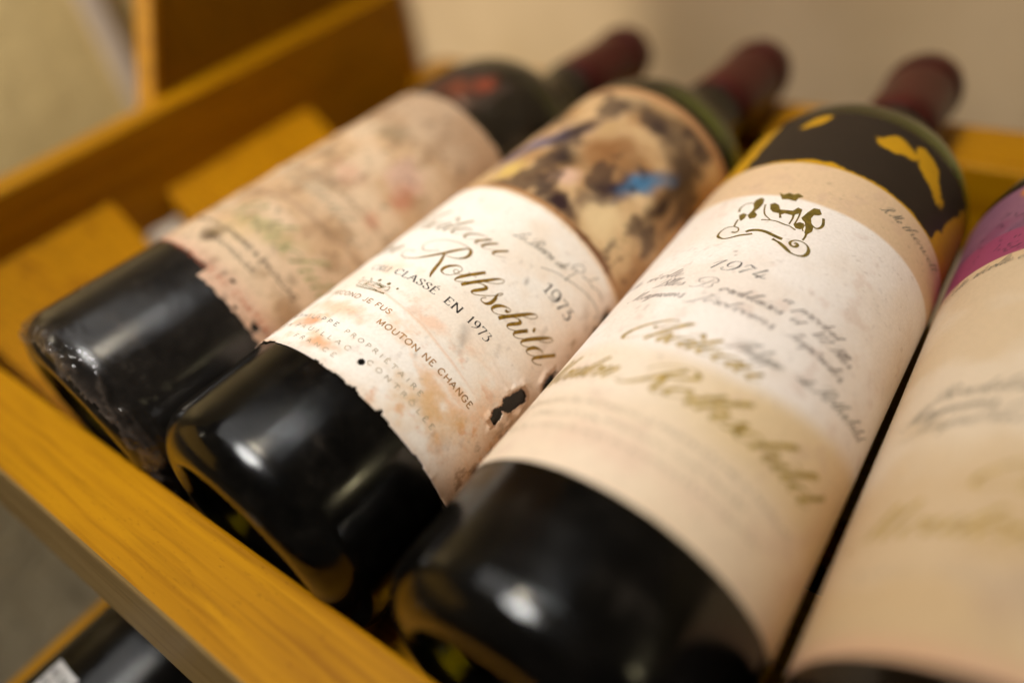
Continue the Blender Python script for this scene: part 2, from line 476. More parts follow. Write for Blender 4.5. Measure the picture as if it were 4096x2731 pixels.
def revolve(profile, seg=96, flip=False):
    P = np.array(profile) / 1000.0
    n = len(P)
    th = np.linspace(0, 2 * np.pi, seg, endpoint=False)
    V = np.zeros((n, seg, 3))
    V[:, :, 0] = P[:, 1:2] * np.sin(th)
    V[:, :, 2] = P[:, 1:2] * np.cos(th)
    V[:, :, 1] = P[:, 0:1]
    idx = np.arange(n * seg).reshape(n, seg)
    a = idx[:-1, :]; b = np.roll(idx, -1, 1)[:-1, :]; c = np.roll(idx, -1, 1)[1:, :]; d = idx[1:, :]
    F = np.stack([a, b, c, d], -1).reshape(-1, 4)
    if flip:
        F = F[:, ::-1]
    return V.reshape(-1, 3), F

def glass_mesh(seg=128):
    # thick glass: the wine core sits directly inside it
    V, F = revolve(OUTER + [(300, 0.0)], seg)
    V[:, 2] += RB
    return V, F

GV, GF = glass_mesh()
WV, WF = revolve(WINE, 96)
WV[:, 2] += RB
CAPS_P = [(247.4, 14.95), (247.5, 15.05), (262, 14.55), (286, 14.0), (289.0, 14.1), (289.6, 14.85), (295.0, 14.85), (296, 14.0), (299.8, 13.5), (300.6, 12.6), (300.9, 9.0), (300.9, 0.0)]
CV, CF = revolve(CAPS_P, 72)
CV[:, 2] += RB

# ---------------------------------------------------------------- lettering engine
def catmull(pts, step):
    """resample (x, y, w) points with a centripetal-like Catmull-Rom"""
    P = np.array(pts, dtype=float)
    if len(P) == 2:
        n = max(2, int(np.hypot(*(P[1, :2] - P[0, :2])) / step) + 1)
        return P[0] + (P[1] - P[0]) * np.linspace(0, 1, n)[:, None]
    out = []
    for i in range(len(P) - 1):
        p0 = P[max(i - 1, 0)]; p1 = P[i]; p2 = P[i + 1]; p3 = P[min(i + 2, len(P) - 1)]
        d = np.hypot(*(p2[:2] - p1[:2]))
        n = max(2, int(d / step) + 1)
        for u in np.linspace(0, 1, n, endpoint=False):
            out.append(0.5 * ((2 * p1) + (-p0 + p2) * u + (2 * p0 - 5 * p1 + 4 * p2 - p3) * u * u + (-p0 + 3 * p1 - 3 * p2 + p3) * u ** 3))
    out.append(P[-1])
    return np.array(out)

class Ink:
    """collects flat strokes in label space (s, t in mm), then bends them round the bottle"""
    def __init__(self):
        self.q = []; self.tri = []; self.lv = 0
    def ribbon(self, P, W):
        P = np.asarray(P); W = np.asarray(W)
        keep = np.ones(len(P), bool)
        keep[1:] = np.hypot(*(P[1:] - P[:-1]).T) > 1e-4
        P = P[keep]; W = W[keep]
        if len(P) < 2: return
        T = np.gradient(P, axis=0)
        T /= np.maximum(np.hypot(T[:, 0], T[:, 1]), 1e-9)[:, None]
        N = np.stack([-T[:, 1], T[:, 0]], 1)
        self.lv = (self.lv + 1) % 24
        self.q.append((P + N * W[:, None] / 2, P - N * W[:, None] / 2, self.lv))
    def traced(self, strokes, thick, thin=0.13, step=0.22):
        for st in strokes:
            C = catmull(st, step)
            self.ribbon(C[:, :2], thin + (thick - thin) * np.clip(C[:, 2], 0.02, 3))
    def poly(self, pts, grow=1.0):
        self.lv = (self.lv + 1) % 24
        P = np.array([p[:2] for p in pts], dtype=float)
        self.tri.append((P, self.lv))
    def build(self, name, mat, parent, disp, off):
        V = []; F = []
        def put(s, t, lv):
            s = np.atleast_1d(s); t = np.atleast_1d(t)
            r = RB + (off + lv * 0.0012 + disp(s, t)) / 1000.0
            th = s / 1000.0 / RB
            return np.stack([r * np.sin(th), t / 1000.0, RB + r * np.cos(th)], 1)
        for A, B, lv in self.q:
            b = len(V); n = len(A)
            a3 = put(A[:, 0], A[:, 1], lv); b3 = put(B[:, 0], B[:, 1], lv)
            V += a3.tolist() + b3.tolist()
            for i in range(n - 1):
                F.append((b + i, b + n + i, b + n + i + 1, b + i + 1))
        for P, lv in self.tri:
            b = len(V)
            V += put(P[:, 0], P[:, 1], lv).tolist()
            F.append(tuple(range(b, b + len(P))))
        return mesh_ob(name, V, F, mat, parent, smooth=True)

# copperplate minuscules and capitals; x height = 1, written order (down strokes swell)
SC = {
 'a': (1.05, [[(.74, .86), (.5, 1.0), (.16, .78), (.0, .36), (.16, .02), (.42, .1), (.72, .62)], [(.84, 1.0), (.74, .5), (.72, .14), (.86, .0), (1.06, .22), (1.16, .42)]]),
 'b': (.85, [[(-.1, .35), (.25, 1.4), (.42, 2.2), (.3, 2.45), (.16, 2.1), (.06, 1), (.03, .3), (.2, .0), (.48, .1), (.64, .55), (.6, .88), (.78, .8), (.95, .85)]]),
 'c': (.8, [[(.62, .74), (.68, .88), (.5, 1.0), (.16, .78), (.0, .36), (.2, .0), (.5, .06), (.9, .42)]]),
 'd': (1.1, [[(.74, .86), (.5, 1.0), (.16, .78), (.0, .36), (.16, .02), (.42, .1), (.72, .62)], [(.92, 2.15), (.82, 1.1), (.74, .3), (.84, .0), (1.06, .2), (1.18, .42)]]),
 'e': (.78, [[(.04, .42), (.4, .55), (.6, .8), (.42, 1.0), (.12, .78), (.0, .36), (.2, .0), (.5, .06), (.86, .42)]]),
 'g': (1.05, [[(.74, .86), (.5, 1.0), (.16, .78), (.0, .36), (.16, .02), (.42, .1), (.72, .62)], [(.84, 1.0), (.74, .3), (.62, -.6), (.4, -1.05), (.2, -.9), (.4, -.5), (.84, .0), (1.15, .42)]]),
 'h': (1.0, [[(.02, 1.0), (.3, 1.7), (.44, 2.25), (.34, 2.45), (.2, 2.1), (.1, 1.2), (.0, .0)], [(.04, .25), (.2, .7), (.46, 1.0), (.66, .86), (.62, .4), (.64, .1), (.8, .0), (1.0, .22), (1.1, .42)]]),
 'i': (.55, [[(-.04, .5), (.2, 1.0), (.12, .5), (.1, .14), (.26, .0), (.46, .2), (.56, .42)], [(.26, 1.6), (.3, 1.48)]]),
 'j': (.55, [[(-.04, .5), (.2, 1.0), (.12, .0), (.0, -.7), (-.25, -1.0), (-.35, -.7), (.1, .0), (.5, .42)], [(.26, 1.6), (.3, 1.48)]]),
 'l': (.52, [[(-.06, .4), (.25, 1.4), (.42, 2.2), (.32, 2.45), (.17, 2.1), (.08, 1.0), (.06, .2), (.22, .0), (.46, .22), (.54, .42)]]),
 'm': (1.55, [[(-.04, .55), (.14, 1.0), (.1, .6), (.03, .0)], [(.06, .3), (.24, .75), (.46, 1.0), (.62, .86), (.57, .4), (.54, .0)], [(.58, .3), (.76, .75), (.98, 1.0), (1.16, .86), (1.12, .4), (1.14, .1), (1.3, .0), (1.5, .22), (1.6, .42)]]),
 'n': (1.05, [[(-.04, .55), (.14, 1.0), (.1, .6), (.03, .0)], [(.06, .3), (.24, .75), (.48, 1.0), (.66, .86), (.62, .4), (.64, .1), (.8, .0), (1.0, .22), (1.1, .42)]]),
 'o': (.85, [[(.36, 1.0), (.1, .78), (.0, .36), (.18, .0), (.48, .14), (.64, .6), (.54, .92), (.36, 1.0), (.44, .78), (.68, .7), (.92, .82)]]),
 'p': (.95, [[(-.1, .5), (.16, 1.1), (.06, .3), (-.05, -1.0)], [(.05, .4), (.3, .9), (.55, 1), (.66, .6), (.56, .1), (.36, .0), (.2, .1)], [(.5, .04), (.7, .1), (.98, .42)]]),
 'r': (.75, [[(-.1, .5), (.1, 1.08), (.2, .9), (.46, .95), (.4, .6), (.38, .14), (.52, .0), (.7, .2), (.8, .42)]]),
 's': (.62, [[(-.1, .3), (.2, .8), (.34, 1.14), (.34, .85), (.5, .4), (.4, .06), (.16, .0), (.0, .16)], [(.42, .06), (.6, .2), (.7, .42)]]),
 't': (.55, [[(.3, 1.85), (.2, 1.2), (.1, .3), (.22, .0), (.46, .22), (.56, .42)], [(-.14, 1.16), (.5, 1.2)]]),
 'u': (1.05, [[(-.04, .55), (.14, 1.0), (.06, .5), (.08, .1), (.26, .0), (.5, .25), (.68, .7)], [(.76, 1.0), (.68, .5), (.7, .12), (.86, .0), (1.05, .22), (1.14, .42)]]),
 'v': (.9, [[(-.04, .55), (.14, 1.0), (.1, .5), (.2, .06), (.4, .06), (.62, .5), (.6, .95), (.9, .85)]]),
 'q': (1.0, [[(.74, .86), (.5, 1.0), (.16, .78), (.0, .36), (.16, .02), (.42, .1), (.72, .62)], [(.84, 1.0), (.74, .3), (.66, -1.0)]]),
 'C': (1.55, [[(1.1, 1.75), (1.3, 2.05), (1.2, 2.4), (.8, 2.3), (.25, 1.6), (.0, .8), (.2, .1), (.6, .0), (1.05, .25), (1.35, .6)], [(.78, 1.5), (.95, 1.3), (1.15, 1.5), (1.1, 1.75)]]),
 'M': (2.3, [[(-.35, .25), (-.15, .0), (.1, .2), (.45, 1.4), (.65, 2.3), (.75, 1.4), (.8, .1)], [(.8, .1), (1.2, 1.4), (1.5, 2.3), (1.5, 1.3), (1.52, .3), (1.7, .0), (1.95, .2), (2.1, .42)]]),
 'R': (1.65, [[(.75, 2.2), (.6, 1.4), (.4, .4), (.05, -.1), (-.35, .0), (-.4, .35)], [(-.15, 1.3), (-.2, 1.8), (.3, 2.35), (.95, 2.4), (1.35, 2.05), (1.2, 1.5), (.8, 1.2), (.5, 1.15)], [(.75, 1.15), (1.0, .7), (1.2, .1), (1.45, -.1), (1.7, .15)]]),
 'B': (1.5, [[(.75, 2.2), (.6, 1.4), (.4, .4), (.05, -.05), (-.35, .05), (-.4, .35)], [(-.15, 1.3), (-.2, 1.8), (.3, 2.35), (.95, 2.4), (1.35, 2.05), (1.2, 1.5), (.75, 1.3), (1.1, 1.15), (1.25, .6), (.95, .08), (.5, .0), (.25, .25)]]),
 'J': (1.3, [[(.1, 1.7), (.0, 2.1), (.4, 2.35), (.9, 2.1), (1.4, 2.3)], [(1.05, 2.2), (.85, 1.2), (.6, .0), (.3, -.8), (-.1, -1.0), (-.3, -.7)]]),
 'I': (1.1, [[(.1, 1.7), (.0, 2.1), (.4, 2.35), (.8, 2.1), (1.2, 2.3)], [(.9, 2.2), (.7, 1.2), (.5, .2), (.1, -.05), (-.2, .2)]]),
 'T': (1.3, [[(.1, 1.7), (.0, 2.1), (.4, 2.35), (.9, 2.1), (1.5, 2.35)], [(.95, 2.2), (.75, 1.2), (.55, .2), (.15, -.05), (-.15, .25)]]),
 'P': (1.4, [[(.75, 2.2), (.6, 1.4), (.4, .4), (.05, -.05), (-.35, .05)], [(-.15, 1.3), (-.2, 1.8), (.3, 2.35), (.95, 2.4), (1.4, 2.0), (1.2, 1.35), (.7, 1.15)]]),
 'L': (1.2, [[(.9, 2.0), (.95, 2.4), (.7, 2.3), (.55, 1.4), (.4, .4), (.1, .0), (-.2, .2), (.2, .25), (.6, .0), (1.1, .2)]]),
 ',': (.5, [[(.12, .12), (.14, -.05), (.0, -.3)]]), '.': (.5, [[(.1, .12), (.12, .0)]]), '/': (.8, [[(.6, 2.0), (.0, .0)]]),
 '1': (.8, [[(.1, 1.7), (.4, 2.1), (.4, 1.0), (.4, .0)]]), '2': (1.0, [[(.1, 1.6), (.4, 2.1), (.75, 1.7), (.5, .9), (.0, .0), (.4, .12), (.9, .0)]]),
}
ACC = {'é': ('e', [[(.62, 1.75), (.38, 1.3)]]), 'â': ('a', [[(.2, 1.3), (.5, 1.75), (.8, 1.3)]]), 'É': ('E', [])}

def script(ink, text, s, t, xh, thick, thin=0.1, slant=0.72, rise=0.0, squeeze=1.0, width=None, jitter=0.0, seed=1):
    rng = random.Random(seed)
    items = []; x = 0.0
    for ch in text:
        if ch == ' ':
            x += 0.75; continue
        base, acc = ACC.get(ch, (ch, []))
        adv, strokes = SC[base]
        items.append((x, strokes + acc)); x += adv
    k = squeeze * xh
    if width: k = width / max(x, 0.1)
    for x0, strokes in items:
        dy = rng.uniform(-jitter, jitter)
        for st in strokes:
            pts = [((x0 + px) * k + slant * py * xh, (py + dy) * xh, 0) for px, py in st]
            C = catmull(pts, max(0.12, xh * 0.10))[:, :2]
            T = np.gradient(C, axis=0)
            L = np.maximum(np.hypot(T[:, 0], T[:, 1]), 1e-9)
            # swell on strokes that descend along the slant
            down = np.clip(-T[:, 1] / L, 0, 1) ** 1.2
            w = thin + (thick - thin) * down
            w = np.convolve(np.pad(w, 2, mode='edge'), np.ones(5) / 5, 'valid')
            if len(st) == 2 and abs(st[0][1] - st[1][1]) < .2 and st[0][1] > 1.3:
                w = np.full(len(C), thick * 1.1)
            S = np.stack([s + C[:, 0], t + C[:, 1] + rise * C[:, 0]], 1)
            ink.ribbon(S, w)
    return x * k

# roman capitals; cap height = 1; stems listed for serifs
RC = {
 'A': (.84, [[(0, 0), (.38, 1)], [(.38, 1), (.76, 0)], [(.15, .36), (.61, .36)]], [(0, 0), (.76, 0)]),
 'B': (.68, [[(.1, 1), (.1, 0)], [(.1, 1), (.35, 1), (.5, .88), (.5, .66), (.35, .54), (.1, .54)], [(.35, .54), (.58, .42), (.58, .14), (.38, 0), (.1, 0)]], [(.1, 1), (.1, 0)]),
 'C': (.82, [[(.72, .78), (.58, .96), (.4, 1.0), (.14, .84), (.04, .5), (.14, .16), (.4, 0), (.6, .04), (.74, .22)]], []),
 'D': (.86, [[(.1, 1), (.1, 0)], [(.1, 1), (.42, 1), (.68, .82), (.77, .5), (.68, .18), (.42, 0), (.1, 0)]], [(.1, 1), (.1, 0)]),
 'E': (.64, [[(.1, 1), (.1, 0)], [(.1, 1), (.54, 1), (.55, .86)], [(.1, .53), (.44, .53)], [(.1, 0), (.56, 0), (.6, .16)]], [(.1, 1), (.1, 0)]),
 'F': (.6, [[(.1, 1), (.1, 0)], [(.1, 1), (.54, 1), (.55, .86)], [(.1, .53), (.44, .53)]], [(.1, 1), (.1, 0)]),
 'G': (.86, [[(.72, .78), (.58, .96), (.4, 1.0), (.14, .84), (.04, .5), (.14, .16), (.4, 0), (.62, .06), (.72, .2), (.72, .42)], [(.55, .42), (.8, .42)]], []),
 'H': (.86, [[(.1, 1), (.1, 0)], [(.76, 1), (.76, 0)], [(.1, .52), (.76, .52)]], [(.1, 1), (.1, 0), (.76, 1), (.76, 0)]),
 'I': (.3, [[(.14, 1), (.14, 0)]], [(.14, 1), (.14, 0)]),
 'J': (.46, [[(.34, 1), (.34, .2), (.24, .0), (.06, .02), (.0, .12)]], [(.34, 1)]),
 'L': (.6, [[(.1, 1), (.1, 0)], [(.1, 0), (.52, 0), (.57, .16)]], [(.1, 1), (.1, 0)]),
 'M': (1.0, [[(.1, 0), (.14, 1)], [(.14, 1), (.5, .08)], [(.5, .08), (.84, 1)], [(.84, 1), (.9, 0)]], [(.1, 0), (.9, 0), (.14, 1), (.84, 1)]),
 'N': (.88, [[(.1, 0), (.1, 1)], [(.1, 1), (.76, 0)], [(.76, 0), (.76, 1)]], [(.1, 0), (.76, 1), (.1, 1)]),
 'O': (.9, [[(.44, 1), (.16, .84), (.05, .5), (.16, .16), (.44, 0), (.72, .16), (.83, .5), (.72, .84), (.44, 1)]], []),
 'P': (.66, [[(.1, 1), (.1, 0)], [(.1, 1), (.4, 1), (.58, .86), (.58, .62), (.4, .48), (.1, .48)]], [(.1, 1), (.1, 0)]),
 'R': (.74, [[(.1, 1), (.1, 0)], [(.1, 1), (.4, 1), (.56, .88), (.56, .66), (.4, .53), (.1, .53)], [(.36, .53), (.72, 0)]], [(.1, 1), (.1, 0), (.72, 0)]),
 'S': (.6, [[(.5, .8), (.42, .97), (.26, 1.0), (.08, .88), (.08, .7), (.28, .54), (.48, .4), (.52, .2), (.4, .03), (.22, 0), (.06, .08), (.02, .22)]], []),
 'T': (.74, [[(.36, 1), (.36, 0)], [(.02, .86), (.04, 1), (.68, 1), (.7, .86)]], [(.36, 0)]),
 'U': (.84, [[(.1, 1), (.1, .34), (.2, .06), (.42, 0), (.64, .08), (.73, .34), (.73, 1)]], [(.1, 1), (.73, 1)]),
 'V': (.8, [[(.02, 1), (.38, 0)], [(.38, 0), (.74, 1)]], [(.02, 1), (.74, 1)]),
 'X': (.78, [[(.04, 1), (.7, 0)], [(.7, 1), (.04, 0)]], [(.04, 1), (.7, 0), (.7, 1), (.04, 0)]),
 '&': (.85, [[(.78, .5), (.6, .15), (.36, 0), (.12, .08), (.1, .3), (.42, .62), (.46, .86), (.32, 1), (.2, .84), (.36, .5), (.76, 0)]], []),
 '1': (.5, [[(.12, .82), (.26, .96), (.26, 0)]], [(.26, 0)]),
 '9': (.62, [[(.52, .66), (.44, .93), (.26, 1.0), (.08, .86), (.06, .62), (.2, .42), (.4, .46), (.52, .66)], [(.53, .72), (.5, .4), (.34, .12), (.1, -.08)]], []),
 '7': (.56, [[(.04, .82), (.06, .98), (.52, .98)], [(.52, .98), (.34, .4), (.22, -.1)]], []),
 '3': (.56, [[(.06, .98), (.46, .98), (.26, .58)], [(.22, .58), (.42, .5), (.48, .24), (.36, .0), (.16, -.08), (.0, -.02)]], []),
 '4': (.62, [[(.42, 1), (.02, .3), (.6, .3)], [(.44, .6), (.44, 0)]], []),
 '.': (.3, [[(.08, .0), (.12, .06)]], []), "'": (.25, [[(.1, 1), (.08, .8)]], []), '-': (.4, [[(.04, .42), (.34, .42)]], []),
}
def caps(ink, text, s, t, h, thick, thin=None, serif=True, track=0.12, width=None, rise=0.0, curve=0.0, drop=0.0, seed=3):
    rng = random.Random(seed)
    thin = thin if thin is not None else thick * 0.32
    items = []; x = 0.0
    for ch in text:
        if ch == ' ':
            x += 0.55; continue
        acc = ch == 'É' or ch == 'Ô'
        ch = {'É': 'E', 'Ô': 'O'}.get(ch, ch)
        adv, st, sf = RC[ch]
        items.append((x, st, sf, acc)); x += adv + track
    k = width / x if width else h
    for x0, st, sf, acc in items:
        if rng.random() < drop: continue
        st = list(st)
        if acc: st.append([(.22, 1.14), (.42, 1.36)])
        for q in st:
            pts = [((x0 + px) * k, py * h, 0) for px, py in q]
            sharp = len(q) <= 3
            if sharp and len(q) == 3:
                C = np.concatenate([catmull(pts[:2], .25), catmull(pts[1:], .25)])[:, :2]
            else:
                C = catmull(pts, max(.12, h * .08))[:, :2]
            T = np.gradient(C, axis=0); L = np.maximum(np.hypot(T[:, 0], T[:, 1]), 1e-9)
            ang = np.arctan2(T[:, 1], T[:, 0])
            w = thin + (thick - thin) * np.abs(np.sin(ang - rad(18))) ** 2.0 if serif else np.full(len(C), thick)
            X = C[:, 0]
            ink.ribbon(np.stack([s + X, t + C[:, 1] + rise * X + curve * X * (x * k - X)], 1), w)
        if serif:
            for px, py in sf:
                X = (x0 + px) * k; y = py * h
                o = t + rise * X + curve * X * (x * k - X)
                ink.ribbon(np.array([(s + X - .16 * h, o + y), (s + X, o + y), (s + X + .16 * h, o + y)]), np.full(3, thin * 1.05))
    return x * k

# ---------------------------------------------------------------- label sheets
def sheet(name, parent, mat, s0, s1, t0, t1, step, paint, disp, off, keep=None):
    ns = int((s1 - s0) / step) + 1; nt_ = int((t1 - t0) / step) + 1
    S, T = np.meshgrid(np.linspace(s0, s1, ns), np.linspace(t0, t1, nt_))
    r = RB + (off + disp(S, T)) / 1000.0
    th = S / 1000.0 / RB
    V = np.stack([r * np.sin(th), T / 1000.0, RB + r * np.cos(th)], -1).reshape(-1, 3)
    idx = np.arange(ns * nt_).reshape(nt_, ns)
    F = np.stack([idx[:-1, :-1], idx[:-1, 1:], idx[1:, 1:], idx[1:, :-1]], -1)
    if keep is not None:
        Sc = (S[:-1, :-1] + S[1:, 1:]) / 2; Tc = (T[:-1, :-1] + T[1:, 1:]) / 2
        F = F[keep(Sc, Tc)]
    F = F.reshape(-1, 4)
    col = np.clip(paint(S, T), 0, 1).reshape(-1, 3)
    used = np.unique(F)
    remap = np.full(len(V), -1); remap[used] = np.arange(len(used))
    return mesh_ob(name, V[used], remap[F], mat, parent, True, col[used])

def zero(s, t): return np.zeros_like(np.asarray(s, dtype=float))
def ell(S, T, s, t, rs, rt, ang=0.0, wob=0.0, seed=0, soft=0.5):
    """soft ellipse mask with a wobbly rim"""
    a = rad(ang); ds = S - s; dt = T - t
    u = (ds * math.cos(a) + dt * math.sin(a)) / rs; v = (-ds * math.sin(a) + dt * math.cos(a)) / rt
    d = np.sqrt(u * u + v * v)
    if wob: d = d + wob * (fbm(S * .22 + 5, T * .22, seed, 4) - .5) * 2
    return 1 - sstep(1 - soft, 1 + soft * .3, d)
def line_ridge(S, T, t0, amp, width, bend=0.0, seed=0, slope=0.0, s_mid=15.0):
    c = t0 + slope * (S - s_mid) + bend * (fbm(S * .08, S * 0 + seed, seed, 3) - .5) * 2
    return amp * np.exp(-((T - c) / width) ** 2)
def poly_mask(S, T, pts):
    """even-odd test"""
    ins = np.zeros(S.shape, bool); n = len(pts)
    for i in range(n):
        x0, y0 = pts[i]; x1, y1 = pts[(i + 1) % n]
        if y0 == y1: continue
        c = ((y0 > T) != (y1 > T)) & (S < (x1 - x0) * (T - y0) / (y1 - y0) + x0)
        ins ^= c
    return ins
# traced print, (s, t, weight) in mm on the unrolled label
ROTH=[[(-4.12,79.66,0.05),(-6.64,79.35,0.05),(-7.99,78.46,0.08),(-7.5,77.04,0.1),(-6.07,76.1,0.15),(-4.18,76.02,0.2),(-1.58,76.9,0.3),(0.2,78.35,0.6),(2.08,80.24,0.8),(3.8,82.28,0.95),(5.24,84.25,1),(6.6,86.11,0.8),(7.99,87.52,0.35),(9.08,88.28,0.1)],
 [(2.06,82.83,0.05),(0.1,81.39,0.08),(-1.84,80.88,0.12),(-3.2,81.48,0.15),(-3.92,83.02,0.1),(-3.28,84.77,0.08),(-0.94,86.73,0.08),(2.45,87.85,0.08),(5.27,88.28,0.1),(7.8,88.17,0.25),(9.27,87.64,0.9),(9.89,86.69,1),(10.01,85.32,0.9),(9.34,83.89,0.6),(8.14,82.89,0.25),(6.6,82.28,0.12),(4.9,82.03,0.08)],
 [(4.4,82.31,0.5),(4.9,81.05,0.75),(5.55,79.32,0.9),(6,77.25,1),(6.45,75.21,0.95),(6.86,73.89,0.6),(7.43,72.93,0.15)],
 [(12.05,80.69,0.1),(11.51,81.13,0.1),(10.54,81.08,0.3),(9.65,80.53,0.6),(8.59,79.39,0.9),(8.01,78.09,1),(8.07,76.95,0.7),(8.66,76.38,0.3),(9.72,76.33,0.12),(10.94,77.07,0.1),(11.75,78.28,0.1),(12.22,79.9,0.1),(12.05,80.69,0.1)],
 [(11.75,78.28,0.1),(10.81,78.59,0.08),(10.54,79.29,0.08),(11.02,79.72,0.08),(11.84,79.54,0.1),(11.99,78.98,0.08),(11.67,78.56,0.08),(12.79,79.03,0.08),(13.63,79.62,0.08)],
 [(17.16,84.5,0.9),(16.44,83.53,1),(15.41,81.91,1),(14.23,80.11,1),(13.46,78.64,0.9),(12.96,77.45,0.6),(12.87,76.67,0.3),(13.43,76.52,0.12),(14.6,77.3,0.1),(15.83,78.62,0.1),(16.92,80.13,0.1)],
 [(13.71,81.23,0.1),(14.98,81.23,0.05),(16.36,81.39,0.1)],
 [(15.14,76.53,1),(16.64,79.12,1),(17.79,80.98,1),(19.28,83.27,0.9),(20.46,85.17,0.6),(21.5,86.23,0.2),(22.27,86.37,0.1),(22.29,85.31,0.1),(21.08,83.61,0.1),(19.39,82.33,0.1),(18.14,81.37,0.1)],
 [(17.68,80.04,0.1),(18.75,80.78,0.15),(19.9,81.06,0.6),(20.46,80.8,1),(20.19,79.91,1),(19.17,78.28,1),(18.59,77.17,0.7),(18.72,76.63,0.25),(19.71,76.86,0.12),(21.11,78.04,0.1),(22.24,79.32,0.1)],
 [(19.83,76.88,0.1),(21.38,78.37,0.1),(22.85,80.01,0.1),(24.05,81.56,0.1),(24.56,82.57,0.1),(24.54,83.05,0.1),(24.12,82.84,0.1),(23.78,82.1,0.15),(23.76,81.33,0.5),(24.09,80.5,0.9),(24.24,79.32,1),(24.1,78.15,1),(23.58,77.19,0.7),(22.77,76.78,0.3),(21.96,76.79,0.15),(21.66,77.29,0.12),(21.83,77.86,0.12),(22.33,78.5,0.15)],
 [(28.13,79.96,0.6),(28.62,80.11,0.9),(29.03,80.35,0.5),(29.3,80.87,0.1),(29.13,81.27,0.1),(28.59,81.29,0.12),(27.56,80.81,0.4),(26.5,79.94,0.8),(25.72,78.78,1),(25.45,77.63,0.8),(25.67,77.06,0.4),(26.51,76.9,0.12),(27.81,77.6,0.1),(29.05,78.96,0.1),(29.97,79.81,0.1)],
 [(28.48,76.77,1),(29.38,78.62,1),(30.55,80.57,1),(31.83,82.71,1),(33.14,84.91,0.8),(34.03,86.16,0.4),(34.82,86.83,0.12),(35.42,86.78,0.1),(35.41,86.02,0.1),(34.67,84.82,0.1),(33.42,83.68,0.1),(32.46,83.12,0.1)],
 [(31,80.56,0.1),(31.94,81.2,0.15),(32.75,81.43,0.6),(33.31,81.22,1),(33.02,80.34,1),(32.05,78.8,1),(31.52,77.74,0.7),(31.59,77.11,0.25),(32.33,77.15,0.12),(33.3,77.78,0.1),(34.02,78.44,0.1)],
 [(36.35,81.57,1),(35.51,80.25,1),(34.66,78.74,1),(34.24,77.77,0.8),(34.38,77.13,0.4),(35.06,77.09,0.12),(36.01,77.69,0.1),(37.01,78.86,0.1)],
 [(37.02,83.2,0.9),(37.44,83.37,1.6),(37.83,83.5,0.9)],
 [(40.6,82.87,0.1),(41.78,83.86,0.1),(42.91,85.2,0.1),(43.59,86.55,0.1),(43.36,87.09,0.1),(42.54,86.71,0.3),(41.5,85.3,0.8),(40.13,83.25,1),(38.74,81.08,1),(37.69,79.18,0.95),(37.28,78.04,0.6),(37.42,77.4,0.25),(38.07,77.45,0.12),(38.99,78.04,0.1),(39.75,78.81,0.1)],
 [(44.55,81.45,0.1),(43.96,81.87,0.12),(43.03,81.82,0.25),(41.89,81.12,0.7),(40.88,80.01,1),(40.22,78.66,0.8),(40.05,77.62,0.35),(40.71,77.44,0.12),(41.87,78.04,0.1),(42.84,78.96,0.1)],
 [(47.54,85.57,1),(46.28,83.6,1),(44.63,81.03,1),(43.42,79.01,0.9),(43.12,77.92,0.5),(43.49,77.58,0.2),(44.57,77.95,0.12),(45.69,78.87,0.12),(46.5,79.79,0.15)]]
Y73=[[(31.92,97.26,0.6),(31.9,95.69,0.6),(31.88,93.86,0.6)],
 [(31.22,93.91,0.15),(32.66,93.84,0.15)],
 [(30.72,96.41,0.1),(31.92,97.26,0.2)],
 [(35.42,97.47,0.4),(34.28,97.78,0.25),(33.56,96.9,0.3),(33.52,95.6,0.4),(34.26,94.99,0.35),(35.39,95.35,0.2),(35.72,96.37,0.2),(35.42,97.47,0.3)],
 [(34.85,97.76,0.35),(35.36,97.66,0.6),(36.01,96.63,0.9),(36.08,95.49,0.8),(35.52,94.42,0.4),(34.39,93.93,0.2),(33.44,94.1,0.1)],
 [(36.87,97.58,0.2),(38.1,97.68,0.25),(39.29,97.87,0.25)],
 [(39.29,97.87,0.2),(38.46,96.27,0.35),(37.71,93.98,0.9)],
 [(40.07,97.61,0.2),(41.05,97.91,0.2),(41.92,98.05,0.2)],
 [(41.8,98.01,0.15),(40.38,96.26,0.2)],
 [(40.38,96.4,0.15),(41.42,96.65,0.5),(42.17,96.07,0.8),(42.22,94.93,0.6),(41.23,94.21,0.2),(39.9,94.49,0.1)]]
SWOOSH=[[(26.2,98.33,0.3),(29.06,100.36,0.3),(31.49,101.76,0.4),(33.4,102.48,0.6),(37.22,104.3,0.5),(40.62,105.58,0.6),(43.31,106.37,0.7),(45.73,106.74,0.8),(47.7,106.72,0.6),(48.85,105.8,0.5),(48.53,104.79,0.4),(47.72,104.07,0.3)],
 [(33.64,101.69,0.6),(33.46,102.7,0.6),(33.49,104.05,0.5),(33.92,106.12,0.5),(34.07,107.37,0.6),(33.43,107.47,0.5),(32.3,106.41,0.4),(32.27,107.84,0.4),(33.28,109.61,0.4),(34.91,110.23,0.5),(35.39,109.18,0.6),(34.71,107.58,0.4)],
 [(35.88,107.84,0.5),(37.19,108.31,0.8),(37.91,108.8,0.4),(38.88,109.08,0.7),(40.12,108.88,0.8),(41.13,109.21,0.6),(42.03,109.97,0.5),(43.34,110.16,0.7),(44.81,110.31,0.6)],
 [(38.76,109.77,0.3),(39.68,112.19,0.5),(40.31,112.84,0.4)]]
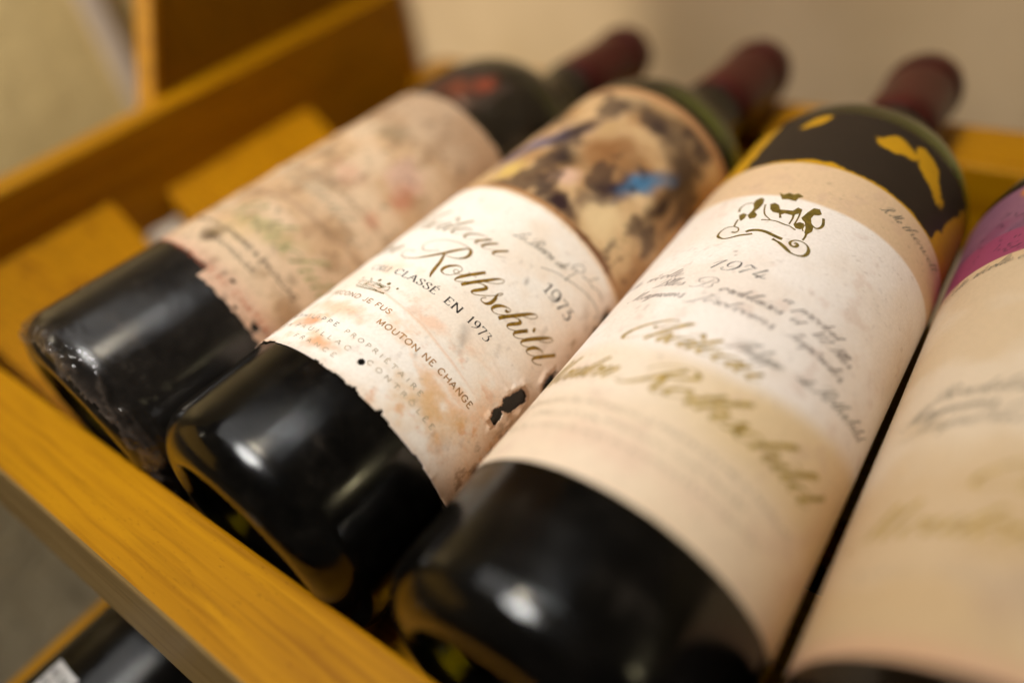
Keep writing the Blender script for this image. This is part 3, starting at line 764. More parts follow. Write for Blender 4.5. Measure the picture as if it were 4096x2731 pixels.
Y74=[[(-5.02,108.5,0.4),(-5.91,107.22,0.55),(-6.86,105.59,0.65),(-7.59,104.57,0.8)],
 [(-7.74,106.51,0.05),(-6.48,107.49,0.1),(-5.28,108.34,0.15)],
 [(-1.38,108.52,0.3),(-2.11,108.68,0.15),(-3.04,108.3,0.3),(-3.85,107.37,0.7),(-4.09,106.53,0.8),(-3.82,106.04,0.3),(-3.17,106.06,0.1),(-2.4,106.56,0.05)],
 [(-1.55,108.65,0.3),(-1.3,108.27,0.7),(-1.21,107.35,0.9),(-1.4,106.52,0.9),(-2.15,105.48,0.7),(-3.11,104.67,0.3),(-4.06,104.33,0.2),(-4.86,104.51,0.2),(-5.05,104.94,0.2),(-4.57,105.35,0.3)],
 [(-0.15,107.15,0.1),(0.82,108.45,0.35),(1.34,108.23,0.9),(1.85,108.03,0.8),(2.25,107.86,0.2),(2.72,108.03,0.1)],
 [(2.55,107.91,0.1),(1.35,106.92,0.25),(0.47,105.93,0.5),(-0.48,104.62,0.8)],
 [(5.19,108.54,0.9),(4.3,107.56,0.6),(2.55,105.33,0.3)],
 [(2.55,105.33,0.2),(3.36,105.43,0.5),(4.14,105.35,0.8),(4.95,105.21,0.5),(5.9,105.48,0.1)],
 [(3.61,104.57,0.9),(4.14,105.35,0.5),(5.18,106.73,0.1)]]
BORD=[[(-6.44,98.63,0.05),(-7.33,98.36,0.1),(-7.94,98.81,0.5),(-7.84,99.66,0.5),(-7.03,100.36,0.3),(-5.67,100.8,0.2),(-4.32,100.74,0.4),(-3.47,100.09,0.7),(-3.47,99.36,0.5),(-3.9,98.85,0.2),(-4.33,98.59,0.15),(-4.14,97.96,0.6),(-4.18,97.32,0.6),(-4.96,96.63,0.15),(-5.82,96.59,0.1),(-6.21,96.94,0.1)],
 [(-4.39,100.17,0.2),(-5.53,98.57,0.5),(-6.79,97,0.4),(-8.12,96.24,0.2),(-9.04,96.26,0.2),(-9.43,96.58,0.3)]]
BAN=[[(-5.77,121.46,0.7),(-5.12,122.33,1),(-3.35,122.96,1),(-1.33,122.91,1),(0.74,122.25,1),(2.58,121.75,1),(3.51,121.67,0.9)],
 [(1.38,120.65,0.9),(2.5,120.27,0.5),(3.46,119.91,0.8),(4.94,119.04,1),(6.26,118.16,0.9),(7.26,117.7,0.5),(8.57,117.68,0.35),(9.95,118.4,0.7),(10.53,119.69,0.9),(10.4,121.33,0.8),(9.55,122.67,0.4),(8.42,123.25,0.25),(6.94,123.2,0.25),(5.9,122.48,0.3),(5.59,121.37,0.6),(6.08,120.52,0.6),(6.74,120.3,0.6),(7.34,120.67,0.8),(7.5,121.53,0.7),(6.91,121.99,0.5),(6.72,121.41,0.3)],
 [(-3.92,121.07,0.6),(-4.71,120.56,0.6),(-6.71,119.66,0.6),(-8.03,118.73,0.5),(-9.26,117.96,0.35),(-10.63,117.85,0.4),(-12.14,118.77,0.7),(-12.63,120.01,0.5),(-12.5,121.9,0.3),(-11.66,123.26,0.2),(-10.03,123.67,0.25),(-8.53,123.07,0.3),(-7.93,121.69,0.3),(-8.45,120.87,0.5),(-9.42,121.07,0.5)],
 [(7.33,131.27,0.3),(8.73,130.46,0.4),(9.64,131.19,0.6),(9.86,132.93,0.7),(9.1,135.46,0.6)],
 [(7.61,127.15,0.5),(7.88,125.54,0.4),(7.81,123.98,0.4)],
 [(6.68,127.4,0.2),(6.09,128.53,0.2),(6.16,130.13,0.2)],
 [(-4.31,127.82,0.4),(-2.28,128.23,0.25),(-0.45,128.26,0.3),(1.58,127.75,0.4),(3.11,127.62,0.25),(4.9,126.83,0.4)],
 [(-11.78,131.31,0.5),(-12.34,133.41,0.35),(-11.7,135.38,0.3),(-9.91,135.9,0.4)],
 [(-10.35,127.23,0.4),(-10.21,125.28,0.4),(-9.86,123.67,0.4)],
 [(-6.14,135.38,0.3),(-5.46,132.81,0.3),(-4.33,130.4,0.3),(-2.18,128.42,0.2)],
 [(3.17,135.93,0.3),(3.72,131.74,0.3),(3.87,128.67,0.3)]]
RAM=[[(4.45,132.49),(4.9,135.34),(5.65,137.93),(7.02,138.38),(8.16,136.64),(7.63,135.76),(6.64,135.2),(6.5,133.51),(7.21,131.81),(8.15,130.64),(8.52,128.76),(7.96,127.11),(7.12,127.1),(6.75,128.99),(5.79,131.13),(4.87,131.8)],
 [(-4.84,135.59),(-3.96,136.44),(-2.68,135.77),(-1.58,133.8),(-0.15,134.01),(1.4,134.37),(2.02,136.31),(3.17,135.93),(3.35,134.09),(2.44,132.95),(2.76,131.2),(2.82,128.39),(2.45,128.5),(2.34,130.98),(1.98,132.39),(0.1,132.49),(-0.56,131.57),(0.12,130.24),(-0.46,130),(-1.22,131.97),(-2.79,132.11),(-3.87,133.13)],
 [(3.64,128.85),(4.71,130.43),(5.71,130.45),(6.35,128.71),(5.74,127.68),(4.62,127.57)],
 [(-8.69,138.63),(-7.53,137.97),(-6.94,135.63),(-7.04,133.27),(-7.57,131.56),(-6.25,130.05),(-6.27,128.42),(-7.47,127.96),(-8.65,129.52),(-8.39,131.85),(-8.55,133.51),(-9.58,135.55),(-9.57,137.26)],
 [(-11.01,129.57),(-10.15,130.52),(-8.97,129.84),(-8.84,127.88),(-9.34,126.57),(-10.27,127.88)],
 [(-4.64,141.77),(-3.31,141.02),(-2.41,142.29),(-1,141.72),(-0.17,142.71),(1.55,141.75),(0.59,140.64),(0.54,138.94),(-1.57,139.14),(-2.95,138.72),(-3.86,140.2)]]
CRN=[[(-9.04,60.83,0.3),(-9.18,62.07,0.3),(-9.72,63.15,0.3),(-7.39,63.36,0.3),(-4.68,63.6,0.3),(-2.3,63.68,0.3),(0.32,63.6,0.3)],
 [(-8.96,60.85,0.4),(-6.21,60.74,0.5),(-2.78,60.91,0.5),(0.05,61.13,0.6),(1.85,61.29,0.9)],
 [(-8.37,61.58,0.3),(-5.55,61.45,0.3),(-2.69,61.46,0.3),(-0.8,61.3,0.3)],
 [(-3.97,61.98,0.3),(-2.9,63.43,0.3),(-2.36,64.07,0.3)],
 [(-5.96,63.83,0.3),(-6.81,64.66,0.6),(-6.75,65.1,0.4)],
 [(0.84,63.58,0.3),(1.06,64.01,0.3),(1.59,63.8,0.3)],
 [(0.99,62.14,0.3),(1.64,62.62,0.4),(1.62,63.61,0.2)],
 [(-10.35,64.14,0.7),(-10.16,64.48,0.9),(-9.86,64.73,0.6)],
 [(-3.79,64.5,1),(-3.56,64.94,1.7),(-3.3,65.35,1)],
 [(-0.22,64.45,1.2),(0.07,64.91,2),(0.23,65.4,1.2)],
 [(3.44,64.29,0.8),(3.51,64.62,1.2),(3.63,64.9,0.8)]]
DIA=[[(-7.54,61.86),(-6.09,63.06),(-3.28,62.97),(-4.47,62.11)],
 [(-3.53,62.15),(-2.27,63.49),(0.2,63.24),(-0.81,62.11)]]
def bottle(i, label, glass, group='bottles lying in the rack'):
    a = BYAW[i]; b = BB[i]
    root = empty('wine_bottle', (BX[i] + math.sin(a) * b, math.cos(a) * b, 0.0), -a)
    tag(root, label, 'wine bottle', group)
    mesh_ob('glass_bottle', GV, GF, M[glass], root)
    mesh_ob('wine', WV, WF, M['wine'], root)
    mesh_ob('capsule', CV, CF, M['capsule'], root)
    return root

def speckle(S, T, seed, dens, scale):
    n = vnoise(S * scale, T * scale, seed)
    return sstep(dens, dens + .06, n)

# ================================================================ bottle with the sharp 1973 label
b2 = bottle(1, 'bottle labelled 1973 with gold script and torn stained cream label, second from left', 'glass')

def disp2(S, T):
    S = np.asarray(S, float); T = np.asarray(T, float)
    d = 0.06 * (fbm(S * .12, T * .12, 71, 3) - .5)
    d = d + line_ridge(S, T, 61.3, .10, .55, .5, 3, -.13, 5) * sstep(-12, -4, S) * (1 - sstep(28, 42, S))
    d = d + line_ridge(S, T, 66.5, .10, .5, .7, 5, -.10, 38) * sstep(26, 34, S)
    d = d + line_ridge(S, T, 97.5, .08, .5, .6, 9, .10, 38) * sstep(20, 30, S)
    d = d + line_ridge(S, T, 47.5, .08, .5, .8, 7, .02, 0) * (1 - sstep(10, 25, S))
    # lifted lower edge and curled rims of the tears
    d = d + .75 * np.exp(-np.maximum(T - 34.8, 0) / 1.1) * sstep(.48, .7, fbm(S * .16, S * 0 + 2, 77, 3))
    d = d + .55 * np.exp(-((np.hypot((S - 48) / .55, T - 64) - 7.6) / 1.6) ** 2) * sstep(.35, .65, fbm(S * .3, T * .3, 79, 3))
    d = d + .6 * np.exp(-((np.hypot(S - 54, T - 80) - 4.4) / 1.2) ** 2) * sstep(.35, .65, fbm(S * .3, T * .3, 83, 3))
    return d

def paint2(S, T):
    c = np.ones(S.shape + (3,)) * lin(249, 241, 231)
    big = fbm(S * .045 + 3, T * .06, 11, 4)
    c = mixc(c, lin(242, 224, 203), sstep(.46, .70, big) * .55)
    # foxing: pinkish-orange blooms, denser low on the label
    low = 1 - sstep(54, 70, T)
    fx = fbm(S * .10, T * .15, 23, 5)
    c = mixc(c, lin(238, 196, 158), sstep(.50, .72, fx) * (.10 + .70 * low))
    fx2 = fbm(S * .28, T * .33, 29, 5)
    c = mixc(c, lin(218, 150, 96), sstep(.60, .78, fx2) * (.04 + .55 * low * sstep(.42, .6, big)))
    c = mixc(c, lin(243, 190, 150), ell(S, T, -6, 51.5, 15, 3.4, 6, .7, 4, .9) * .7)
    c = mixc(c, lin(226, 150, 96), ell(S, T, -9, 43.5, 6, 2.5, 20, .9, 6, .9) * .75)
    c = mixc(c, lin(222, 148, 84), ell(S, T, 2, 39.5, 7, 1.8, 10, .9, 8, .9) * .55)
    c = mixc(c, lin(244, 186, 146), ell(S, T, 17.5, 62, 4.5, 2.2, 5, .9, 9, .9) * .5)
    c = mixc(c, lin(244, 206, 168), ell(S, T, -5, 72, 8, 3.0, 5, .8, 10, .9) * .6)
    c = mixc(c, lin(222, 178, 116), ell(S, T, 33, 45, 15, 7, 15, .8, 12, .9) * .75)
    # browner towards the right edge, with darker blotches
    rgt = sstep(38, 58, S + 8 * (fbm(S * .1, T * .1, 41, 4) - .5))
    c = mixc(c, lin(206, 156, 104), rgt * .75)
    c = mixc(c, lin(120, 78, 40), rgt * sstep(.54, .74, fbm(S * .35, T * .3, 43, 5)) * .7)
    c = mixc(c, lin(206, 160, 112), (1 - sstep(34.5, 37.5, T + 2 * (fbm(S * .4, T * .4, 5, 3) - .5))) * .3)
    c = mixc(c, lin(222, 184, 138), sstep(113.8, 116.4, T + 1.2 * (fbm(S * .3, T * .1, 15, 3) - .5)) * .8)
    c = mixc(c, lin(226, 188, 158), ell(S, T, -34, 60, 14, 40, 0, .5, 19, .9) * .5)
    # grey smudges
    c = mixc(c, lin(160, 142, 126), sstep(.68, .84, fbm(S * .45, T * .45, 51, 4)) * .25)
    for (a, b, r, q) in ((26.5, 91.5, 1.0, .6), (25.5, 65.3, 2.2, .35), (34, 71.5, 1.0, .2), (21, 52.5, .8, .4), (21.5, 95, .7, .2), (27, 63.6, 1.2, .3)):
        c = mixc(c, lin(110, 98, 90), ell(S, T, a, b, r, r * 2.0, 25, .9, int(a * 7), .9) * q)
    # browner line along the fold
    c = mixc(c, lin(224, 172, 130), line_ridge(S, T, 61.0, .5, .35, .5, 3, -.13, 5) * sstep(-12, -4, S) * (1 - sstep(28, 42, S)))
    for p in TEAR2:
        P = np.array(p); m0 = P.mean(0)
        rim = poly_mask(S, T, [tuple(m0 + (q - m0) * 1.22) for q in P]).astype(float) * (.35 + .5 * fbm(S * .8, T * .8, 63, 3))
        c = mixc(c, lin(150, 104, 62), rim)
    c = c * (0.965 + 0.07 * vnoise(S * 1.9, T * 1.9, 61))[..., None]
    return c

TEAR2 = [[(47.0, 70.2), (49.5, 70.9), (51.2, 69.6), (50.4, 66.0), (49.9, 63.2), (48.0, 62.0), (49.0, 59.6), (48.7, 57.0), (46.4, 57.4), (45.6, 60.0), (46.4, 62.6), (45.4, 63.8), (46.2, 67.0)],
         [(51.5, 84.0), (53.0, 82.0), (70, 84), (70, 76), (52.2, 76.6), (50.8, 79.4)],
         [(50.0, 110.5), (51.8, 111.6), (54, 108.6), (70, 110), (70, 98), (53.2, 100.5), (51.4, 103.4), (52.2, 106), (50.4, 108)]]
def keep2(S, T):
    j = 1.2 * (fbm(S * .9, T * .9, 91, 3) - .5)
    lo = 34.8 + .7 * (fbm(S * .22, S * 0, 92, 3) - .5) + 1.2 * (1 - sstep(0, .9, np.abs(S - 25.8))) + .8 * (1 - sstep(0, .8, np.abs(S - 17.6)))
    k = (T > lo) & (T < 116.2 + .5 * (fbm(S * .4, S * 0, 93, 3) - .5))
    for p in TEAR2:
        k &= ~poly_mask(S + j, T + j * .8, p)
    k &= ~(np.hypot(S - 13.6, (T - 41.3) * 1.0) < .85 + j * .3)
    return k

art2 = None
def paint_art2(S, T):
    """loose abstract brushwork standing in for the picture printed on the label"""
    w1 = 9 * (fbm(S * .06, T * .06, 201, 4) - .5); w2 = 9 * (fbm(S * .06 + 9, T * .06, 207, 4) - .5)
    s = S + w1; t = T + w2
    c = np.ones(S.shape + (3,)) * lin(214, 178, 132)
    c = mixc(c, lin(178, 134, 86), sstep(.42, .66, fbm(S * .08, T * .08, 210, 5)) * .8)
    c = mixc(c, lin(240, 212, 164), ell(s, t, 29, 128, 11, 11, 20, .28, 3, .95))
    c = mixc(c, lin(236, 206, 160), ell(s, t, 33, 145, 7, 6, 10, .28, 5, .95))
    c = mixc(c, lin(150, 104, 62), ell(s, t, 14, 153, 14, 13, 0, .28, 7, .95))
    c = mixc(c, lin(76, 58, 44), ell(s, t, 35, 170, 10, 21, 28, .4, 9, .9))
    c = mixc(c, lin(96, 76, 58), ell(s, t, 17, 176, 22, 7, -8, .4, 11, .95))
    c = mixc(c, lin(110, 106, 140), ell(s, t, -9, 148, 6, 22, -38, .4, 13, .95))
    c = mixc(c, lin(36, 24, 24), ell(s, t, 4, 140, 8, 9, 10, .28, 15, .9))
    c = mixc(c, lin(46, 30, 32), ell(s, t, -3, 156, 4.28, 18, -25, .28, 16, .95))
    c = mixc(c, lin(52, 32, 34), ell(s, t, 12, 122, 13, 4.28, -10, .6, 17, .9))
    c = mixc(c, lin(54, 38, 46), ell(s, t, 24, 141, 5, 22, -20, .28, 19, .95))
    c = mixc(c, lin(78, 132, 176), ell(s, t, 29.28, 151, 4.8, 17, -14, .35, 21, .95))
    c = mixc(c, lin(48, 30, 26), ell(s, t, 39, 150, 4.4, 18, 6, .28, 23, .95))
    c = mixc(c, lin(222, 182, 156), ell(s, t, 10, 131, 4, 6, -30, .6, 25, .95))
    c = mixc(c, lin(226, 192, 108), ell(s, t, -9, 127, 6, 6, 0, .6, 27, .95))
    c = mixc(c, lin(196, 160, 112), ell(s, t, 6, 162, 5.28, 7, 0, .28, 29, .95))
    c = mixc(c, lin(60, 44, 42), sstep(.54, .66, fbm(S * .11, T * .08, 233, 5)) * .75)
    # thin scratchy lines lower right
    sc_ = np.abs(fbm(S * .25, T * .16, 231, 3) - .5)
    c = mixc(c, lin(120, 92, 56), (1 - sstep(.008, .03, sc_)) * sstep(34, 40, S) * (1 - sstep(138, 146, T)) * .7)
    # bare browned margin
    mg = np.maximum(sstep(184.28, 187, T), 1 - sstep(117.28, 119.28, T))
    c = mixc(c, lin(190, 142, 96), mg * .95)
    c = mixc(c, lin(104, 62, 40), ell(S, T, 33, 117.28, 14, 1.6, 3, .9, 33, .6) * .8)
    for a, b in ((37.28, 119.5), (47.28, 121.9)):
        c = mixc(c, lin(70, 42, 34), ell(S, T, a, b, 1.0, 1.3, 0, .4, 3, .95))
    c = mixc(c, lin(186, 128, 74), sstep(42, 60, S) * .6)
    return c * .93
art_o = sheet('picture_label', b2, M['paper_gloss'], -46, 60, 115.0, 189.6, .6, paint_art2, zero, .14)
lab2 = sheet('paper_label', b2, M['paper'], -46, 62, 34.0, 117.0, .36, paint2, disp2, .34, keep2)
def thick(o, mm):
    q = o.modifiers.new('thickness', 'SOLIDIFY'); q.thickness = mm / 1000.0; q.offset = -1
thick(lab2, .15)

def ink_ob(ink, mat, parent, disp, off):
    return ink.build('lettering', M[mat], parent, disp, off)

INK2 = .34 + .035
k = Ink(); k.traced(ROTH, 1.02, .13); ink_ob(k, 'ink_gold', lab2, disp2, INK2)
k = Ink(); script(k, 'Château', -27, 90.9, 4.0, .95, .12, .62, width=43); ink_ob(k, 'ink_gold', lab2, disp2, INK2)
k = Ink(); script(k, 'Mouton', -47, 77.4, 4.0, .95, .12, .62, width=36); ink_ob(k, 'ink_gold', lab2, disp2, INK2)
k = Ink(); k.traced(Y73, .72, .12); ink_ob(k, 'ink_black', lab2, disp2, INK2)
k = Ink()
caps(k, 'CLASSÉ', -2.4, 69.0, 2.35, .46, .13, True, .16, width=15.3)
caps(k, 'EN', 15.5, 69.0, 2.35, .46, .13, True, .16, width=5.6)
caps(k, '1973', 23.2, 69.2, 2.5, .42, .12, True, .14, width=8.2)
ink_ob(k, 'ink_black', lab2, disp2, INK2)
k = Ink(); caps(k, 'CRU', -11.9, 68.6, 2.35, .40, .12, True, .16, width=7.6); caps(k, 'PREMIER', -34, 68.4, 2.35, .42, .12, True, .16, width=20, drop=.2)
ink_ob(k, 'ink_grey', lab2, disp2, INK2)
k = Ink(); caps(k, 'SECOND JE FUS', -15.4, 56.5, 1.55, .27, None, False, .16, width=24); caps(k, 'PREMIER SUIS', -40, 57, 1.55, .27, None, False, .16, width=22)
caps(k, 'MOUTON NE CHANGE', 7.6, 52.4, 1.7, .30, None, False, .18, width=33, rise=.035)
ink_ob(k, 'ink_tan', lab2, disp2, INK2)
k = Ink(); caps(k, 'BARON PHILIPPE', -33.5, 45.7, 1.25, .20, None, False, .55, width=35); ink_ob(k, 'ink_grey', lab2, disp2, INK2)
k = Ink(); caps(k, 'PROPRIÉTAIRE', 3.5, 45.3, 1.25, .2, None, False, .55, width=27)
caps(k, 'PAUILLAC', -12.5, 41.5, 1.35, .22, None, False, .7, width=23); caps(k, 'APPELLATION', -44, 41.5, 1.35, .22, None, False, .7, width=30)
caps(k, 'CONTRÔLÉE', 14.5, 42.0, 1.25, .2, None, False, .6, width=24); caps(k, 'FRANCE', -8, 38.0, 1.2, .2, None, False, .7, width=17)
ink_ob(k, 'ink_pale', lab2, disp2, INK2)
k = Ink(); k.traced(SWOOSH, .36, .12)
script(k, 'Le Baron de', 14, 100.4, 1.55, .30, .12, .5, rise=.18, width=17, jitter=.12, seed=5)
ink_ob(k, 'ink_grey', lab2, disp2, INK2)
k = Ink(); k.traced(CRN, .60, .10)
for p in DIA: k.poly(p)
k.build('crown_emblem', M['ink_olive'], lab2, disp2, INK2)

# ================================================================ bottle with the 1974 label
b3 = bottle(2, 'bottle labelled 1974 with ram crest and tan banded cream label, black and ochre shoulder print', 'glass')
def disp3(S, T):
    return 0.04 * (fbm(np.asarray(S) * .07, np.asarray(T) * .07, 81, 3) - .5)
def paint3(S, T):
    c = np.ones(S.shape + (3,)) * lin(247, 237, 229)
    c = mixc(c, lin(236, 219, 203), sstep(.45, .7, fbm(S * .05, T * .05, 101, 4)) * .5)
    # tan printed band above the white panel; tanner below it, more to the right
    up = sstep(139.6, 141.0, T - .055 * np.maximum(S - 8, 0) * 1.6)
    c = mixc(c, lin(224, 193, 157), up)
    dn = 1 - sstep(69.5, 76.5, T - .25 * np.maximum(S - 12, 0))
    c = mixc(c, lin(228, 200, 156), dn * (.45 + .5 * sstep(-10, 22, S)))
    c = mixc(c, lin(236, 213, 186), (1 - sstep(52, 60, T)) * .7)
    c = mixc(c, lin(226, 190, 168), ell(S, T, 0, 44, 26, 5, 0, .7, 5, .9) * .4)
    c = mixc(c, lin(206, 170, 150), sstep(.60, .75, fbm(S * .16, T * .16, 111, 5)) * .25)
    for (a, b, r, q) in ((-4.6, 112.6, .55, .5), (-4.0, 110.9, .4, .5), (16, 108.5, .5, .22), (5, 151, .9, .3), (22, 118, .6, .2), (-13, 113, .6, .25), (30, 122, .5, .2), (24, 97, .5, .2), (-8, 87, .5, .2)):
        c = mixc(c, lin(120, 88, 62), ell(S, T, a, b, r, r * .8, 0, .6, int(a * 3 + 50), .8) * q)
    c = mixc(c, lin(150, 124, 104), sstep(.70, .82, fbm(S * .6, T * .6, 121, 4)) * .25)
    c = c * (0.97 + 0.06 * vnoise(S * 1.6, T * 1.6, 161))[..., None]
    return c
def keep3(S, T):
    return (T > 34.6 + .25 * (fbm(S * .5, S * 0, 7, 3) - .5)) & (T < 159.2)
def paint_art3(S, T):
    """black field with bare ochre gaps standing in for the printed picture"""
    c = np.ones(S.shape + (3,)) * lin(198, 148, 18)
    j = 1.6 * (fbm(S * .5, T * .5, 301, 4) - .5)
    f = np.ones(S.shape)
    f *= sstep(-24.5, -23.5, S + j)
    f *= 1 - sstep(41.0, 41.6, S + j * 2.0 - .28 * (T - 176))
    f *= 1 - ell(S, T, 15, 181.5, 7.5, 4.2, 12, .5, 3, .2)
    f *= 1 - ell(S, T, 27, 181, 3.8, 9.5, 45, .5, 5, .2)
    f *= 1 - ell(S, T, -10, 186, 5, 2.2, 40, .6, 7, .25)
    f *= sstep(160.0, 160.6, T + j - 1.2 * sstep(-9, -4, S) * (1 - sstep(3, 7, S)))
    c = mixc(c, lin(43, 34, 27), f)
    c = c * (0.9 + 0.2 * fbm(S * .3, T * .3, 311, 4))[..., None]
    return c
art3 = sheet('picture_label', b3, M['paper_gloss'], -54, 54, 158.0, 191.0, .45, paint_art3, zero, .14)
lab3 = sheet('paper_label', b3, M['paper_gloss'], -56, 56, 34.0, 160.0, .5, paint3, disp3, .32, keep3)
INK3 = .32 + .035
k = Ink(); k.traced(BAN, 1.05, .14)
for p in RAM:
    g = np.array(p); k.poly(g.mean(0) + (g - g.mean(0)) * 1.03)
k.build('crest_emblem', M['ink_olive'], lab3, disp3, INK3)
k = Ink(); k.traced(Y74, .5, .07); ink_ob(k, 'ink_black', lab3, disp3, INK3)
k = Ink(); k.traced(BORD, .36, .06)
script(k, 'ordelaises', -2.0, 96.5, 1.42, .40, .09, .75, width=14.6)
script(k, 'Cette récolte', -37, 100.5, 1.42, .30, .06, .75, width=23)
script(k, 'Blles', -19.6, 96.5, 1.35, .30, .06, .75, width=8.0)
script(k, 'Magnums,', -25.5, 91.8, 1.42, .32, .06, .75, width=17)
script(k, 'Jéroboams,', -6.6, 91.4, 1.42, .32, .06, .75, width=20.5)
script(k, 'a', 11.8, 101.2, 1.42, .34, .06, .75, width=1.7)
script(k, 'produit', 15.6, 100.8, 1.42, .34, .06, .75, width=11.5, rise=.05)
script(k, 'et', 15.2, 96.9, 1.42, .34, .06, .75, width=2.2)
script(k, '1/2 Blles', 20.5, 97.2, 1.42, .34, .06, .75, width=12, rise=.06)
script(k, 'Impériales,', 16.0, 92.2, 1.42, .34, .06, .75, width=17, rise=.04)
ink_ob(k, 'ink_brown', lab3, disp3, INK3)
k = Ink(); script(k, 'Château', -17.6, 75.2, 3.3, 1.3, .2, .85, width=33); script(k, 'Mouton', -39, 61.3, 3.7, 1.3, .2, .85, width=27)
script(k, 'Rothschild', -7.5, 61.0, 3.7, 1.5, .26, .85, width=46)
ink_ob(k, 'ink_gold_pale', lab3, disp3, INK3)
k = Ink(); script(k, 'Philippe', 7.0, 80.4, 1.8, .34, .1, .8, width=12, rise=.12, jitter=.1); script(k, 'de', 23, 83.6, 1.6, .34, .1, .8, width=3)
script(k, 'Rothschild', 27.5, 84.6, 1.8, .38, .1, .8, width=19, rise=.22, jitter=.12)
ink_ob(k, 'ink_grey', lab3, disp3, INK3)
k = Ink(); caps(k, 'BARON PHILIPPE DE ROTHSCHILD PROPRIETAIRE A PAUILLAC', -38, 52.5, 1.3, .2, None, False, .3, width=78)
caps(k, 'APPELLATION PAUILLAC CONTROLEE', -26, 48.4, 1.3, .2, None, False, .3, width=54); caps(k, 'TOUTE LA RECOLTE MISE EN BOUTEILLES AU CHATEAU', -32, 44.4, 1.2, .18, None, False, .3, width=66)
ink_ob(k, 'ink_pale', lab3, disp3, INK3)
k = Ink(); script(k, 'R. Mo', 20, 151.2, 1.6, .28, .1, .6, width=6, rise=.05, jitter=.1); script(k, 'thervell', 27, 151.6, 1.6, .28, .1, .6, width=17, rise=.1, jitter=.2)
ink_ob(k, 'ink_grey', lab3, disp3, INK3)

# ================================================================ right-hand bottle
b4 = bottle(3, 'bottle with magenta and plum picture label, rightmost and cut off by the frame', 'glass')
def paint4(S, T):
    c = np.ones(S.shape + (3,)) * lin(218, 199, 174)
    c = mixc(c, lin(206, 180, 144), sstep(.44, .66, fbm(S * .04, T * .05, 131, 4)) * .7)
    c = mixc(c, lin(192, 160, 114), (1 - sstep(72, 84, T)) * .6)
    c = mixc(c, lin(206, 158, 128), (1 - sstep(36.5, 41, T)) * .55)
    c = mixc(c, lin(214, 178, 132), sstep(147, 152, T) * .5)
    c = mixc(c, lin(176, 150, 128), ell(S, T, -8, 50, 13, 9, 0, .7, 3, .9) * .4)
    c = c * (0.97 + 0.06 * vnoise(S * 1.2, T * 1.2, 171))[..., None]
    return c
def keep4(S, T):
    return (T > 34.6) & (T < 152.6)
def paint_art4(S, T):
    """plain colour fields standing in for the printed picture"""
    c = np.ones(S.shape + (3,)) * lin(140, 94, 114)
    c = mixc(c, lin(116, 78, 100), sstep(.4, .65, fbm(S * .09, T * .09, 401, 4)))
    c = mixc(c, lin(152, 70, 100), (1 - sstep(166, 167, T + .12 * (S + 40) + 1.5 * (fbm(S * .2, T * .2, 405, 3) - .5))))
    c = mixc(c, lin(134, 72, 98), ell(S, T, -36, 170, 8, 4, 20, .5, 4, .5) * .7)
    c = mixc(c, lin(208, 132, 34), ell(S, T, -27, 184, 4, 7, 25, .5, 6, .3))
    c = mixc(c, lin(36, 28, 26), ell(S, T, -22, 170, 6, 9, 10, .4, 8, .3))
    ln = np.abs(fbm(S * .14, T * .2, 411, 3) - .5)
    c = mixc(c, lin(58, 34, 50), (1 - sstep(.006, .02, ln)) * .7 * (1 - sstep(178, 186, T)))
    c = mixc(c, lin(170, 140, 128), sstep(195.2, 195.8, T))
    return c
sheet('picture_label', b4, M['paper_gloss'], -56, 56, 151.5, 189.8, .55, paint_art4, zero, .14)
lab4 = sheet('paper_label', b4, M['paper_gloss'], -57, 57, 34.0, 153.4, .7, paint4, disp3, .32, keep4)
k = Ink(); script(k, 'Cette récolte a produit', -48.5, 148.6, 1.5, .34, .12, .75, width=38)
ink_ob(k, 'ink_grey', lab4, disp3, INK3)
k = Ink()
script(k, 'Bordelaises et', -36, 98.6, 1.8, .5, .14, .8, width=32); script(k, 'Magnums, Jéroboams', -42, 94.0, 1.8, .5, .14, .8, width=44); script(k, 'Impériales', -40, 89.4, 1.8, .5, .14, .8, width=34)
ink_ob(k, 'ink_grey', lab4, disp3, INK3)
k = Ink(); script(k, 'Château', -22, 72, 3.6, 1.1, .2, .85, width=38); script(k, 'Mouton Rothschild', -44, 60.6, 3.7, 1.2, .2, .85, width=84)
ink_ob(k, 'ink_gold_pale', lab4, disp3, INK3)
k = Ink(); caps(k, 'BARON PHILIPPE DE ROTHSCHILD', -38, 51.5, 1.4, .24, None, False, .3, width=70)
ink_ob(k, 'ink_pale', lab4, disp3, INK3)

